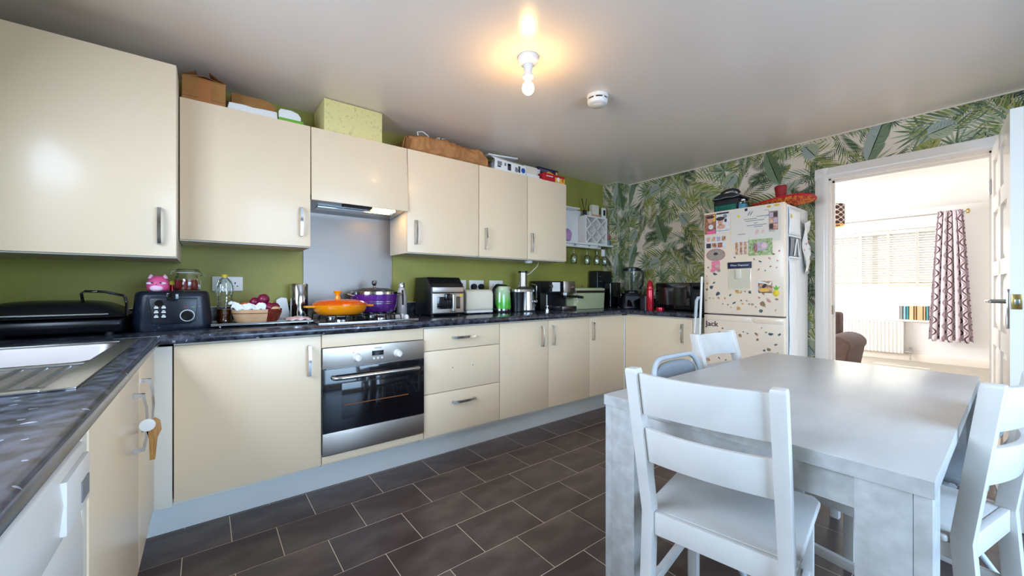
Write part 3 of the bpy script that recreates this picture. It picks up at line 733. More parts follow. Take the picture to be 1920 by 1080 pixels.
for y in (fy0, 1.42, 2.22, fy1 - .07): w2.box(fx - .006, fx + .066, y, y + .07, fz0 + .001, fz1 - .001)
w2.box(fx - .003, fx + .063, fy0 + .001, fy1 - .001, 1.10, 1.15)
win = struct('window_2', w2, M['white'])
build('sill', MB().box(LX1 - .05, fx, fy0 - .06, fy1 + .06, fz0 - .03, fz0 + .002), M['whitep'], win, bevel=.006)
for a, b in ((fy0 + .06, 1.43), (1.48, 2.23), (2.28, fy1 - .06)):
    for c, d in ((fz0 + .05, 1.11), (1.14, fz1 - .05)):
        build('pane', MB().box(fx + .027, fx + .033, a, b, c, d), M['pane'], win, smooth=False)
# venetian blind
bl = thing('venetian_blind', 'white slatted blind half lowered over the lounge window', 'blind', (LX1 + .04, 1.8, 1.16))
build('rail', MB().box(LX1 + .01, LX1 + .07, fy0 + .01, fy1 - .01, fz1 - .055, fz1 - .004), M['white'], bl, bevel=.004)
me_s = None; nz = 21
for k in range(nz):
    z = 1.215 + k * (fz1 - .075 - 1.215) / (nz - 1)
    if me_s is None:
        s0 = build('slat', MB().add([(LX1 + .016, fy0 + .012, z + .012), (LX1 + .016, fy1 - .012, z + .012), (LX1 + .062, fy1 - .012, z - .012), (LX1 + .062, fy0 + .012, z - .012), (LX1 + .016, fy0 + .012, z + .015), (LX1 + .016, fy1 - .012, z + .015), (LX1 + .062, fy1 - .012, z - .009), (LX1 + .062, fy0 + .012, z - .009)], [(3, 2, 1, 0), (4, 5, 6, 7), (0, 1, 5, 4), (1, 2, 6, 5), (2, 3, 7, 6), (3, 0, 4, 7)]), M['blindm'], bl, smooth=False)
        me_s = s0; z00 = z
    else:
        o = bpy.data.objects.new('slat', me_s.data); C.objects.link(o); o.parent = bl; o.location = (0, 0, z - z00); INV[o.name] = INV[bl.name]
build('rail', MB().box(LX1 + .012, LX1 + .066, fy0 + .012, fy1 - .012, 1.155, 1.19), M['creamp'], bl, bevel=.004)
for y in (.95, 1.28, 1.62, 2.0, 2.5): build('ladder_tape', MB().box(LX1 + .008, LX1 + .0105, y - .017, y + .017, 1.16, fz1 - .05), M['blindm'], bl, smooth=False)
# curtain and pole
rod = thing('curtain_pole', 'thin white curtain pole with a round finial above the lounge window', 'curtain pole', (8.50, 1.8, 2.215))
build('pole', MB().tube([(8.50, .45, 2.225), (8.50, 3.3, 2.225)], .009, 10), M['steel2'], rod)
build('finial', MB().lathe([(.012, 0), (.03, .006), (.036, .02), (.03, .034), (.012, .04)], (8.50, .41, 2.225), 20, 'y'), M['brass'], rod)
for y in (.47, 2.02, 3.25): build('bracket', MB().tube([(8.66, y, 2.205), (8.50, y, 2.205), (8.50, y, 2.216)], .008, 8), M['white'], rod)
cu = MB()
def cur(u, v):
    top = v; yc = .598; half = .115 + (1 - top) ** .8 * .10; fold = math.sin(u * 2 * PI * 5.5) * (.028 + .012 * (1 - v))
    return (8.47 + fold + .012 * math.sin(u * 9 + v * 3), yc + (.5 - u) * 2 * half + .012 * math.sin(u * 2 * PI * 11), .365 + v * 1.885 + (.012 * math.sin(u * 2 * PI * 5.5) if v == 0 else 0))
cu.grid(cur, 88, 30, uv=True)
tag(build('curtain', cu, M['curtain'], solid=.003), 'lilac curtain with dark wavy stripes beside the lounge window', 'curtain')
# radiator
rd = thing('radiator', 'white panel radiator under the lounge window', 'radiator', (8.61, 1.8, .10))
rb = MB(); N_ = 34
pts = []
for k in range(N_):
    y = 1.10 + k * .045
    pts += [(8.575, y), (8.575, y + .022), (8.562, y + .030), (8.562, y + .038)]
prof_ = [(8.62, 1.10)] + pts + [(8.62, 1.10 + N_ * .045)]
rb.prism([(x, y) for x, y in prof_], .115, .595)
build('panel', rb, M['rad'], rd, smooth=False)
build('grille', MB().box(8.558, 8.64, 1.098, 1.10 + N_ * .045, .592, .606), M['rad'], rd, bevel=.003)
build('cover', MB().box(8.556, 8.64, 1.09, 1.10, .12, .60), M['rad'], rd, bevel=.003)
build('valve', MB().tube([(8.60, 1.09, .14), (8.60, 1.0, .14)], .012, 10).tube([(8.60, 1.02, .02), (8.60, 1.02, .19)], .010, 10).lathe([(.0, .18), (.02, .18), (.02, .22), (0, .225)], (8.60, 1.02, 0), 14), M['chrome'], rd)
build('wall_bracket', MB().box(8.62, 8.659, 1.3, 1.34, .15, .55).box(8.62, 8.659, 2.4, 2.44, .15, .55), M['rad'], rd)
# books on the sill
bc = [('grey paperback', (150, 148, 146), .044), ('pale blue paperback', (150, 190, 200), .032), ('dark teal book', (70, 150, 160), .03), ('cream hardback', (214, 190, 150), .053), ('brown-spined book', (176, 140, 100), .028), ('wide tan hardback', (222, 186, 140), .068), ('tan book', (206, 172, 128), .026), ('green-blue book', (96, 160, 160), .03), ('pink book', (214, 150, 180), .02)]
bky = 1.152
for nm, col, t_ in bc:
    y = bky; bky -= t_ + .002
    hgt = rnd.uniform(.20, .222)
    b = thing('book', 'book with %s cover on the lounge window sill' % nm.replace(' book', '').replace(' hardback', ' hard').replace(' paperback', ' soft'), 'book', (8.70, y - t_ / 2, fz0 + .003), group='books on the window sill')
    m_ = mat('book_cover', col, .6)
    build('cover', MB().box(8.645, 8.648, y - t_ + .001, y - .001, fz0 + .003, fz0 + .003 + hgt).box(8.645, 8.76, y - t_ + .001, y - t_ + .004, fz0 + .003, fz0 + .003 + hgt).box(8.645, 8.76, y - .004, y - .001, fz0 + .003, fz0 + .003 + hgt), m_, b, smooth=False)
    build('pages', MB().box(8.649, 8.755, y - t_ + .0045, y - .0045, fz0 + .006, fz0 + hgt - .002), M['paper'], b, smooth=False)
# sofa (its right arm and back show in the doorway)
sf = thing('sofa', 'brown fabric sofa with rolled arm seen through the doorway', 'sofa', (7.0, 1.9, 0))
arm = MB(); pr = []
for k in range(13): a = R(-30 + 240 * k / 12); pr.append((1.40 + .165 * math.cos(a), .415 + .125 * math.sin(a)))
pr += [(1.30, .10), (1.50, .10)]
arm.prism([(y, z) for y, z in pr], 6.12, 6.98, 'x')
build('arm', arm, M['sofa'], sf, bevel=.02, seg=3)
arm2 = MB().prism([(y + 1.75, z) for y, z in pr], 6.12, 6.98, 'x')
build('arm', arm2, M['sofa'], sf, bevel=.02, seg=3)
build('seat', MB().box(6.14, 6.95, 1.52, 3.0, .10, .44), M['sofa'], sf, bevel=.04, seg=3)
build('backrest', MB().box(6.86, 7.10, 1.50, 3.06, .10, .80), M['sofa'], sf, bevel=.05, seg=3)
for x in (6.2, 6.95):
    for y in (1.42, 3.1): build('foot', MB().cyl((x, y, 0), .025, .10, 'z', 12), M['blackm'], sf)
# pendant lampshade
pd = thing('pendant_lamp', 'drum lampshade with lattice pattern hanging in the lounge', 'lamp', (5.9, 1.40, 1.87))
sh = MB(); sh.grid(lambda u, v: (5.9 + .155 * math.cos(u * 2 * PI), 1.40 + .155 * math.sin(u * 2 * PI), 1.885 + v * .235), 40, 2, uv=True)
build('shade', sh, M['shade'], pd, solid=.003)
build('fringe', MB().lathe([(.156, 1.872), (.158, 1.884), (.150, 1.884), (.148, 1.872), (.156, 1.872)], (5.9, 1.40, 0), 36), M['yellowp'], pd)
build('spider', MB().box(5.75, 6.05, 1.397, 1.403, 2.10, 2.106).box(5.897, 5.903, 1.25, 1.55, 2.10, 2.106), M['brass'], pd)
build('cord', MB().tube([(5.9, 1.40, 2.1), (5.9, 1.40, 2.30)], .004, 8), M['white'], pd)
build('ceiling_rose', MB().lathe([(0, 2.31), (.045, 2.318), (.05, 2.35), (0, 2.35)], (5.9, 1.40, 0), 20), M['white'], pd)

# ------------------------------------------------------------------ dining table
tb = thing('dining_table', 'grey concrete-effect dining table with square panel legs', 'table', (1.885, .508, 0))
tx0, tx1, ty0, ty1, tz = 1.132, 2.635, .100, .915, .752
tt_ = build('tabletop', MB().box(tx0, tx1, ty0, ty1, tz - .036, tz), M['tabletop'], tb, bevel=.0015)
build('edge_band', MB().box(tx0 - .0008, tx0, ty0 + .001, ty1 - .001, tz - .0355, tz - .0015), M['tablem'], tt_, smooth=False)
for x in (tx0 + .004, tx1 - .124):
    for y, sg in ((ty0 + .003, 0), (ty1 - .123, 1)):
        l_ = build('leg', MB().box(x, x + .12, y + (.028 if sg == 0 else 0), y + (.12 if sg == 0 else .092), 0, tz - .0365), M['tablem'], tb, bevel=.0015)
        build('leg_edge_panel', MB().box(x + .001, x + .12, y + (0 if sg == 0 else .0925), y + (.0275 if sg == 0 else .12), 0, tz - .0365), M['tablem'], l_, bevel=.0015)
build('apron', MB().box(tx0 + .018, tx0 + .036, ty0 + .124, ty1 - .124, .640, tz - .0365), M['tablem'], tb, smooth=False)
build('apron', MB().box(tx1 - .036, tx1 - .018, ty0 + .124, ty1 - .124, .640, tz - .0365), M['tablem'], tb, smooth=False)
build('apron', MB().box(tx0 + .125, tx1 - .125, ty0 + .018, ty0 + .036, .640, tz - .0365), M['tablem'], tb, smooth=False)
build('apron', MB().box(tx0 + .125, tx1 - .125, ty1 - .036, ty1 - .018, .640, tz - .0365), M['tablem'], tb, smooth=False)

# ------------------------------------------------------------------ chairs
def white_chair(label, loc, rz, wd=.385, ztop=.905, lean=.115, depth=.43):
    """local frame: sits facing +x, rear posts at x = 0"""
    t = thing('dining_chair', label, 'chair', loc, rz, group='white wooden chairs around the table', local=True)
    p_ = .034; h_ = wd / 2
    def lx(z): return -lean * max(0, (z - .45)) / (ztop - .45)
    for s_ in (-1, 1):
        yc = s_ * (h_ - p_ / 2); lg = MB(); zs_ = [0, .2, .45, .60, ztop - .01, ztop]
        for k in range(len(zs_) - 1):
            pass
        V_ = []
        for z in zs_:
            x = lx(z) + (-.03 * (1 - z / .45) if z < .45 else 0); q = p_ * (1.0 if z < ztop - .005 else .9)
            V_ += [(x - q / 2 - .004, yc - q / 2, z), (x + q / 2 + .006, yc - q / 2, z), (x + q / 2 + .006, yc + q / 2, z), (x - q / 2 - .004, yc + q / 2, z)]
        n = len(zs_); F_ = [(i * 4 + k, i * 4 + (k + 1) % 4, i * 4 + 4 + (k + 1) % 4, i * 4 + 4 + k) for i in range(n - 1) for k in range(4)] + [(3, 2, 1, 0), tuple(range(n * 4 - 4, n * 4))]
        build('leg', MB().add(V_, F_), M['chair'], t, bevel=.003)
        build('leg', MB().box(depth - .045, depth - .010, yc - p_ / 2, yc + p_ / 2, 0, .43), M['chair'], t, bevel=.003)
        build('seat_rail', MB().box(.018, depth - .046, yc - .010, yc + .010, .385, .43), M['chair'], t, bevel=.002)
        build('stretcher', MB().box(.008, depth - .046, yc - .009, yc + .009, .20, .23), M['chair'], t, bevel=.002)
    # curved back slats
    for z0, z1 in ((ztop - .135, ztop - .012), (ztop - .285, ztop - .178)):
        sl_ = MB(); n = 14; V_ = []; F_ = []
        for i in range(n + 1):
            y = -h_ + p_ + (wd - 2 * p_) * i / n; u = (y / (h_ - p_)); cv = -.030 * (1 - u * u)
            drop = .012 * (1 - u * u)
            for (z, dx) in ((z0 + drop * .6, -.008), (z0 + drop * .6, .010), (z1, .010), (z1, -.008)): V_.append((lx(z) + cv + dx, y, z))
        for i in range(n): F_ += [(i * 4 + k, i * 4 + (k + 1) % 4, i * 4 + 4 + (k + 1) % 4, i * 4 + 4 + k) for k in range(4)]
        F_ += [(3, 2, 1, 0), tuple(range(n * 4, n * 4 + 4))]
        build('back_slat', sl_.add(V_, F_), M['chair'], t, bevel=.0025)
    build('seat_rail', MB().box(-.010, .010, -h_ + p_, h_ - p_, .385, .452), M['chair'], t, bevel=.0025)
    build('seat_rail', MB().box(depth - .036, depth - .016, -h_ + p_, h_ - p_, .375, .43), M['chair'], t, bevel=.0025)
    sp = [(.012, -h_ + p_ - .004), (.03, -h_ - .006), (depth - .02, -h_ - .016), (depth + .012, -h_ + .002), (depth + .02, 0), (depth + .012, h_ - .002), (depth - .02, h_ + .016), (.03, h_ + .006), (.012, h_ - p_ + .004)]
    build('seat', MB().prism(sp, .431, .450), M['chair'], t, bevel=.006, seg=3)
    return t
white_chair('white wooden chair at the near end of the table, back towards the camera', (1.112, .525, 0), R(9.5))
white_chair('white wooden chair on the far long side, its back standing before the fridge', (2.285, .965, 0), R(-92.5), .42, .885, .105)
white_chair('white wooden chair at the right edge, next to the open door, seat under the table', (1.80, .055, 0), R(78.5), .385, .885, .055)
def folding_chair(label, loc, rz, ztop=.80):
    t = thing('folding_chair', label, 'chair', loc, rz, group='grey metal folding chairs', local=True)
    h_ = .205; N = 8
    loop = [(.34, -h_, 0), (.20, -h_, .24), (.06, -h_, .48)]
    for k in range(N + 1): a = R(180 + 90 * k / N) if False else PI * .5 * k / N; loop.append((-.06 - .02 * math.sin(a), -h_ + .09 * (1 - math.cos(a)), ztop - .09 + .09 * math.sin(a)))
    loop2 = [(x, -y, z) for x, y, z in loop[::-1]]
    build('back_frame', MB().tube(loop + loop2, .0125, 10), M['greym'], t)
    for s_ in (-1, 1): build('leg', MB().tube([(-.10, s_ * (h_ - .025), 0), (.10, s_ * (h_ - .025), .30), (.20, s_ * (h_ - .025), .43)], .011, 10), M['greym'], t)
    bp = MB(); n = 12
    def bf(u, v):
        y = -h_ + .022 + (2 * h_ - .044) * u; q = (2 * u - 1); ztp = ztop - .022 - .05 * abs(q) ** 4
        z = ztop - .20 + (ztp - (ztop - .20)) * v
        return (-.065 - .012 * (1 - q * q) - .01 * v, y, z)
    bp.grid(bf, n, 6); build('backrest', bp, M['greyv'], t, solid=.012)
    build('seat', MB().prism([(.03, -h_ + .04), (.34, -h_ + .02), (.385, -h_ + .06), (.385, h_ - .06), (.34, h_ - .02), (.03, h_ - .04)], .435, .458), M['greyv'], t, bevel=.009, seg=3)
    build('cross_bar', MB().tube([(-.06, -h_ + .03, .06), (-.06, h_ - .03, .06)], .008, 8), M['greym'], t)
    return t
folding_chair('grey metal folding chair with rounded back on the far long side of the table', (1.82, .955, 0), R(-90))
folding_chair('grey metal folding chair half hidden behind the white chair at the right edge', (2.275, .03, 0), R(90))

# ------------------------------------------------------------------ fridge
fx0, fy0_, fy1_ = 3.262, 1.022, 1.598
fr = thing('fridge_freezer', 'cream fridge freezer covered in stickers with a water dispenser', 'fridge', (3.52, 1.31, 0))
build('cabinet', MB().box(fx0 + .058, 3.785, fy0_ + .003, fy1_ - .003, .03, 1.745), M['fridgew'], fr, bevel=.006)
build('base_grille', MB().box(fx0 + .08, 3.75, fy0_ + .02, fy1_ - .02, 0, .03), M['blackm'], fr)
ud = build('fridge_door', MB().box(fx0, fx0 + .052, fy0_, fy1_, .927, 1.752), M['fridge'], fr, bevel=.008, seg=3)
ld = build('freezer_door', MB().box(fx0, fx0 + .052, fy0_, fy1_, .04, .917), M['fridge'], fr, bevel=.008, seg=3)
build('door_seal', MB().box(fx0 + .052, fx0 + .058, fy0_ + .008, fy1_ - .008, .05, 1.74), M['greyp'], fr, smooth=False)
build('grip', MB().prism([(1.03, .905), (1.21, .905), (1.222, .885), (1.206, .872), (1.03, .872)], fx0 - .006, fx0, 'x').prism([(1.24, .905), (1.585, .905), (1.57, .88), (1.55, .874), (1.24, .874)], fx0 - .004, fx0, 'x'), M['fridge'], ld, bevel=.002)
ds = build('dispenser', MB().box(fx0 - .003, fx0 + .001, 1.24, 1.405, 1.118, 1.29).box(fx0 - .007, fx0 - .003, 1.24, 1.405, 1.118, 1.126), M['fridge'], ud, bevel=.002)
build('dispenser_recess', MB().grid(lambda u, v: (fx0 - .0035 - .0015 * math.sin(v * PI), 1.247 + .151 * u, 1.127 + .152 * v), 4, 8), mat('dispenser_plate', (214, 200, 172), .3), ds)
build('dispenser_lever', MB().box(fx0 - .016, fx0 - .004, 1.305, 1.345, 1.205, 1.282), mat('dispenser_lever', (222, 210, 186), .3), ds, bevel=.004)
lb = build('dispenser_label', MB().box(fx0 - .005, fx0 - .001, 1.236, 1.409, 1.285, 1.335), M['navy'], ud, bevel=.001)
text('Water Dispenser', .019, face_to((fx0 - .0056, 1.322, 1.310), (-1, 0, 0)), M['paper'], lb)
# stickers: small flat printed shapes, each one a part
smats = [mat('sticker_print', c, .5) for c in ((60, 104, 104), (206, 172, 70), (166, 104, 76), (84, 74, 76), (132, 126, 84), (206, 136, 106), (120, 146, 152), (204, 172, 136), (222, 120, 130))]
protos = []
def sticker_shape(k):
    r = random.Random(50 + k); n = r.choice((7, 9, 10)); mb = MB()
    for j in range(2):
        pts = [((.5 - .18 * j) * math.cos(2 * PI * i / n) * r.uniform(.45, 1) + .1 * j, (.5 - .18 * j) * math.sin(2 * PI * i / n) * r.uniform(.45, 1)) for i in range(n)]
        mb.prism(pts, -.0004 - .0004 * j, -.0001 - .0004 * j, 'x', j)
    return mb
for k in range(12):
    mb = sticker_shape(k); me = bpy.data.meshes.new('sticker'); me.from_pydata(mb.v, [], mb.f)
    a = smats[k % 9]; b = smats[(k * 2 + 3) % 9]; me.materials.append(a); me.materials.append(b)
    me.polygons.foreach_set('material_index', mb.m); protos.append(me)
def sticker(door_, y, z, size, k, rot=0, asp=1):
    o = bpy.data.objects.new('sticker', protos[k % 12]); C.objects.link(o); o.parent = door_; INV[o.name] = INV[door_.name]
    o.location = INV[door_.name] @ Vector((fx0 - .0002, y, z)); o.scale = (1, size * .85 * asp, size * .85 / asp); o.rotation_euler = (rot, 0, 0)
def XZ(px_, py_):   # position on the fridge front measured from its own top left corner
    return 1.597 - px_ * .571, 1.752 - py_
# rows of stickers (fraction across the door, metres below its top, size)
up_s = [(.16, .505, .040, 3), (.14, .575, .03, 0), (.11, .61, .045, 0), (.20, .665, .05, 0), (.08, .70, .03, 2), (.13, .70, .022, 2), (.20, .70, .032, 5), (.29, .70, .028, 1), (.36, .675, .028, 6), (.45, .645, .055, 4), (.50, .65, .03, 1), (.55, .645, .016, 3), (.61, .648, .034, 3), (.41, .735, .032, 3), (.50, .715, .02, 3), (.26, .745, .018, 7), (.33, .75, .02, 7), (.52, .74, .024, 1), (.57, .715, .018, 7), (.47, .775, .05, 1), (.64, .745, .034, 2), (.68, .76, .016, 7), (.72, .69, .03, 7), (.77, .66, .034, 5), (.83, .71, .05, 7), (.76, .735, .06, 7), (.92, .70, .03, 7), (.74, .79, .042, 3), (.79, .755, .02, 7), (.91, .78, .022, 7), (.06, .45, .024, 7), (.05, .58, .03, 1), (.04, .52, .018, 5), (.40, .565, .02, 3), (.73, .42, .026, 6), (.84, .40, .03, 7), (.88, .37, .03, 7), (.93, .42, .022, 7), (.71, .48, .026, 5), (.79, .49, .02, 6), (.85, .46, .02, 7), (.92, .47, .02, 7), (.66, .40, .02, 7), (.04, .63, .03, 4), (.03, .72, .022, 8), (.37, .77, .02, 7), (.60, .74, .02, 7), (.42, .38, .02, 3), (.48, .075, .034, 6), (.30, .15, .02, 1), (.78, .33, .02, 8), (.95, .35, .024, 7), (.44, .10, .014, 6)]
for a, b, s_, k in up_s:
    y, z = XZ(a, b); sticker(ud, y, z, s_, k + rnd.randrange(2) * 9, rnd.uniform(-1, 1), rnd.uniform(.8, 1.3))
lo_s = [(.26, .94, .02, 3), (.33, .95, .024, 3), (.22, .975, .03, 3), (.14, 1.02, .045, 1), (.27, .995, .045, 1), (.05, 1.05, .02, 5), (.49, .985, .045, 8), (.43, .965, .02, 8), (.53, .955, .016, 3), (.69, .965, .04, 5), (.70, 1.005, .03, 4), (.80, .945, .02, 7), (.86, .955, .04, 3), (.95, .955, .03, 3), (.91, 1.03, .03, 7), (.78, 1.08, .03, 0), (.83, 1.07, .04, 7), (.93, 1.10, .045, 1), (.88, 1.13, .05, 3), (.91, 1.2, .05, 2), (.79, 1.19, .05, 1), (.04, 1.1, .02, 3), (.06, 1.21, .045, 2), (.21, 1.18, .024, 3), (.46, 1.14, .045, 1), (.30, 1.19, .02, 3), (.36, 1.20, .018, 3), (.46, 1.21, .026, 4), (.64, 1.17, .024, 1), (.62, 1.2, .04, 4), (.55, 1.22, .03, 7), (.24, 1.26, .03, 4), (.38, 1.25, .05, 7), (.40, 1.30, .03, 4), (.55, 1.25, .03, 2), (.97, 1.14, .03, 1), (.95, 1.18, .045, 4), (.12, 1.27, .02, 2), (.73, 1.27, .03, 3), (.75, .915, .02, 7), (.58, .965, .018, 3), (.38, .99, .02, 3)]
for a, b, s_, k in lo_s:
    y, z = XZ(a, b); sticker(ld, y, z, s_, k + rnd.randrange(2) * 9, rnd.uniform(-1, 1), rnd.uniform(.8, 1.3))
tag(text('Jack', .062, face_to((fx0 - .004, 1.532, .842), (-1, 0, 0)), M['textp'], ld, 'name_magnet', .0015))
ye, ze = XZ(.06, .985)
# things held on the fridge
def sheet(name, label, y0, y1, z0, z1, m_, cat='photo', x=fx0 - .0022, grp=None):
    t = thing(name, label, cat, (x, (y0 + y1) / 2, z0), group=grp)
    build('sheet', MB().box(x, x + .0008, y0, y1, z0, z1), m_, t, smooth=False)
    return t
def blob(parent, x, y, z, ry, rz, m_, name='print', n=12, rot=0, layer=0):
    xx = x - .0003 - layer * .0002
    pts = [(y + ry * math.cos(2 * PI * i / n) * math.cos(rot) - rz * math.sin(2 * PI * i / n) * math.sin(rot), z + ry * math.cos(2 * PI * i / n) * math.sin(rot) + rz * math.sin(2 * PI * i / n) * math.cos(rot)) for i in range(n)]
    build(name, MB().prism(pts, xx - .0001, xx, 'x'), m_, parent, smooth=False)
def rect(parent, x, y0, y1, z0, z1, m_, name='print', layer=0):
    xx = x - .0003 - layer * .0002
    build(name, MB().box(xx - .0001, xx, y0, y1, z0, z1), m_, parent, smooth=False)
pm = {k: mat('photo_' + k, c, .4, noise=(55, c2, .35, .65)) for k, c, c2 in (('brown', (120, 70, 52), (190, 120, 90)), ('pinkgrey', (206, 180, 190), (176, 150, 160)), ('brick', (186, 112, 84), (232, 196, 160)), ('grass', (120, 140, 70), (190, 200, 150)), ('mixed', (110, 90, 100), (190, 130, 110)), ('skin', (226, 170, 140), (206, 146, 116)), ('dark', (40, 28, 34), (70, 50, 56)), ('white', (234, 226, 218), (214, 206, 200)), ('redmix', (140, 60, 50), (220, 180, 130)))}
xs_ = fx0 - .0022
g_ = 'papers and photographs on the fridge door'
p1 = sheet('photo_print', 'photograph of a person in brown clothes at the fridge door top left corner', 1.500, 1.590, 1.575, 1.735, pm['brown'], grp=g_)
blob(p1, xs_, 1.545, 1.69, .022, .026, pm['skin']); blob(p1, xs_, 1.545, 1.712, .034, .012, pm['dark'], layer=1); blob(p1, xs_, 1.515, 1.70, .012, .03, M['yellowp']); rect(p1, xs_, 1.503, 1.57, 1.578, 1.60, M['pink'], layer=1); blob(p1, xs_, 1.54, 1.632, .02, .02, pm['white'], layer=1)
p2 = sheet('photo_print', 'photograph of a person in a dark hat on white, upper left of the fridge', 1.395, 1.498, 1.575, 1.742, pm['white'], grp=g_)
rect(p2, xs_, 1.40, 1.497, 1.725, 1.738, pm['dark']); blob(p2, xs_, 1.466, 1.665, .021, .025, pm['skin']); blob(p2, xs_, 1.466, 1.69, .034, .016, pm['dark'], layer=1); blob(p2, xs_, 1.46, 1.625, .034, .02, pm['skin']); blob(p2, xs_, 1.43, 1.705, .016, .016, M['greyp']); rect(p2, xs_, 1.40, 1.496, 1.592, 1.595, M['textp'], 'print'); blob(p2, xs_, 1.425, 1.672, .010, .014, pm['dark'])
p3 = sheet('paper_notice', 'large cream notice sheet with small print taped to the upper fridge door', 1.045, 1.386, 1.48, 1.748, mat('notice_paper', (226, 212, 194), .6), 'paper', x=fx0 - .0020, grp=g_)
xn = fx0 - .0020
for z, a, b in ((1.668, 1.20, 1.10), (1.655, 1.29, 1.20), (1.62, 1.22, 1.195), (1.605, 1.27, 1.135), (1.592, 1.22, 1.16), (1.545, 1.335, 1.28), (1.548, 1.12, 1.08), (1.64, 1.28, 1.15)): rect(p3, xn, b, a, z, z + .005, M['greyp'])
blob(p3, xn, 1.255, 1.70, .004, .02, M['greyp'], rot=.5); blob(p3, xn, 1.238, 1.70, .004, .02, M['greyp'], rot=.5); blob(p3, xn, 1.33, 1.69, .010, .010, M['yellow']); blob(p3, xn, 1.20, 1.555, .012, .02, M['pink'] if False else mat('pale_pink_print', (226, 178, 170), .6), rot=.4); blob(p3, xn, 1.16, 1.555, .010, .016, mat('pale_pink_print', (226, 184, 176), .6), rot=.4); blob(p3, xn, 1.07, 1.735, .02, .009, M['yellow'] if False else mat('gold_print', (214, 176, 70), .5)); blob(p3, xn, 1.12, 1.732, .014, .009, mat('gold_print', (206, 166, 60), .5)); rect(p3, xn, 1.265, 1.285, 1.722, 1.742, M['navy'])
build('print', MB().tube([(xn - .0008, 1.15, 1.712), (xn - .0008, 1.125, 1.71), (xn - .0008, 1.118, 1.69), (xn - .0008, 1.122, 1.668), (xn - .0008, 1.15, 1.655)], .0012, 6), M['greyp'], p3)
p4 = sheet('photo_print', 'small photograph grid of a brick building, top right of the fridge door', 1.062, 1.120, 1.557, 1.695, pm['mixed'], x=fx0 - .0034, grp=g_)
for k in range(2):
    for j in range(3): rect(p4, fx0 - .0034, 1.066 + k * .027, 1.09 + k * .027, 1.566 + j * .042, 1.602 + j * .042, [pm['brick'], M['bluep'], pm['mixed']][(k + j) % 3] if False else [pm['brick'], pm['pinkgrey'], pm['dark']][(k * 2 + j) % 3])
p5 = sheet('photo_strip', 'strip of tiny photographs above the pink drawing on the fridge', 1.420, 1.586, 1.452, 1.558, pm['white'], 'photo', grp=g_)
for k in range(4): rect(p5, xs_, 1.545 - k * .04, 1.575 - k * .04, 1.512, 1.548, [pm['skin'], pm['brick'], pm['pinkgrey'], pm['redmix']][k])
for k in range(3): rect(p5, xs_, 1.54 - k * .045, 1.577 - k * .045, 1.46, 1.498, [pm['dark'], pm['redmix'], pm['brown']][k])
p6 = sheet('photo_print', 'striped pinkish photograph left of the meadow picture on the fridge', 1.256, 1.352, 1.392, 1.488, pm['brick'], grp=g_)
for k in range(6): rect(p6, xs_, 1.262 + k * .015, 1.269 + k * .015, 1.396, 1.484, [pm['white'], pm['redmix']][k % 2])
p7 = sheet('photo_print', 'meadow photograph with pink flowers in the middle of the fridge', 1.098, 1.258, 1.378, 1.5, pm['grass'], x=fx0 - .0032, grp=g_)
x7 = fx0 - .0032
blob(p7, x7, 1.175, 1.445, .052, .034, pm['pinkgrey']); blob(p7, x7, 1.21, 1.435, .014, .04, pm['mixed'], layer=1); blob(p7, x7, 1.15, 1.45, .02, .02, mat('photo_blush', (226, 190, 186), .4), layer=1)
p8 = sheet('drawing', 'cut-out drawing of a grey mushroom with pink stem on the fridge', 1.47, 1.535, 1.275, 1.35, mat('crayon_pink', (226, 110, 132), .7, noise=(60, (238, 140, 160), .4, .6)), 'drawing', grp=g_)
blob(p8, xs_, 1.502, 1.402, .075, .05, mat('crayon_red_line', (196, 110, 110), .7), n=22); blob(p8, xs_, 1.502, 1.402, .070, .045, mat('crayon_grey', (176, 156, 136), .7, noise=(60, (156, 136, 120), .4, .6)), n=22, layer=1); blob(p8, xs_, 1.502, 1.41, .018, .012, M['textp'], layer=2); blob(p8, xs_, 1.49, 1.31, .02, .016, mat('crayon_light', (206, 166, 150), .7), layer=1); blob(p8, xs_, 1.525, 1.275, .02, .014, mat('crayon_pink2', (230, 120, 140), .7)); blob(p8, xs_, 1.478, 1.275, .014, .012, mat('crayon_grn', (150, 140, 120), .7))
p9 = sheet('postcard', 'torn red and gold postcard low on the upper fridge door', 1.098, 1.192, 1.098, 1.185, pm['redmix'], 'postcard', grp=g_)
build('torn_edge', MB().prism([(1.20, 1.20), (1.192, 1.185), (1.15, 1.178), (1.12, 1.165), (1.098, 1.19), (1.11, 1.155), (1.15, 1.168), (1.19, 1.172)], xs_ - .0014, xs_ - .0006, 'x'), M['paper'], p9)
rect(p9, xs_, 1.10, 1.19, 1.099, 1.104, pm['dark']); blob(p9, xs_, 1.15, 1.12, .034, .014, M['yellowp']); blob(p9, xs_, 1.15, 1.15, .012, .02, pm['dark'], rot=.6, layer=1); rect(p9, xs_, 1.192, 1.198, 1.085, 1.18, M['paper'])
p10 = thing('magnet', 'yellow pineapple magnet at the right edge of the upper fridge door', 'magnet', (xs_, 1.073, 1.073))
build('fruit', MB().ell((fx0 - .003, 1.073, 1.098), .003, .02, .024, 14), M['yellow'], p10)
build('leaves', MB().prism([(1.066, 1.118), (1.05, 1.145), (1.066, 1.135), (1.073, 1.155), (1.08, 1.135), (1.094, 1.145), (1.08, 1.118)], fx0 - .004, fx0 - .0005, 'x'), M['green'], p10)
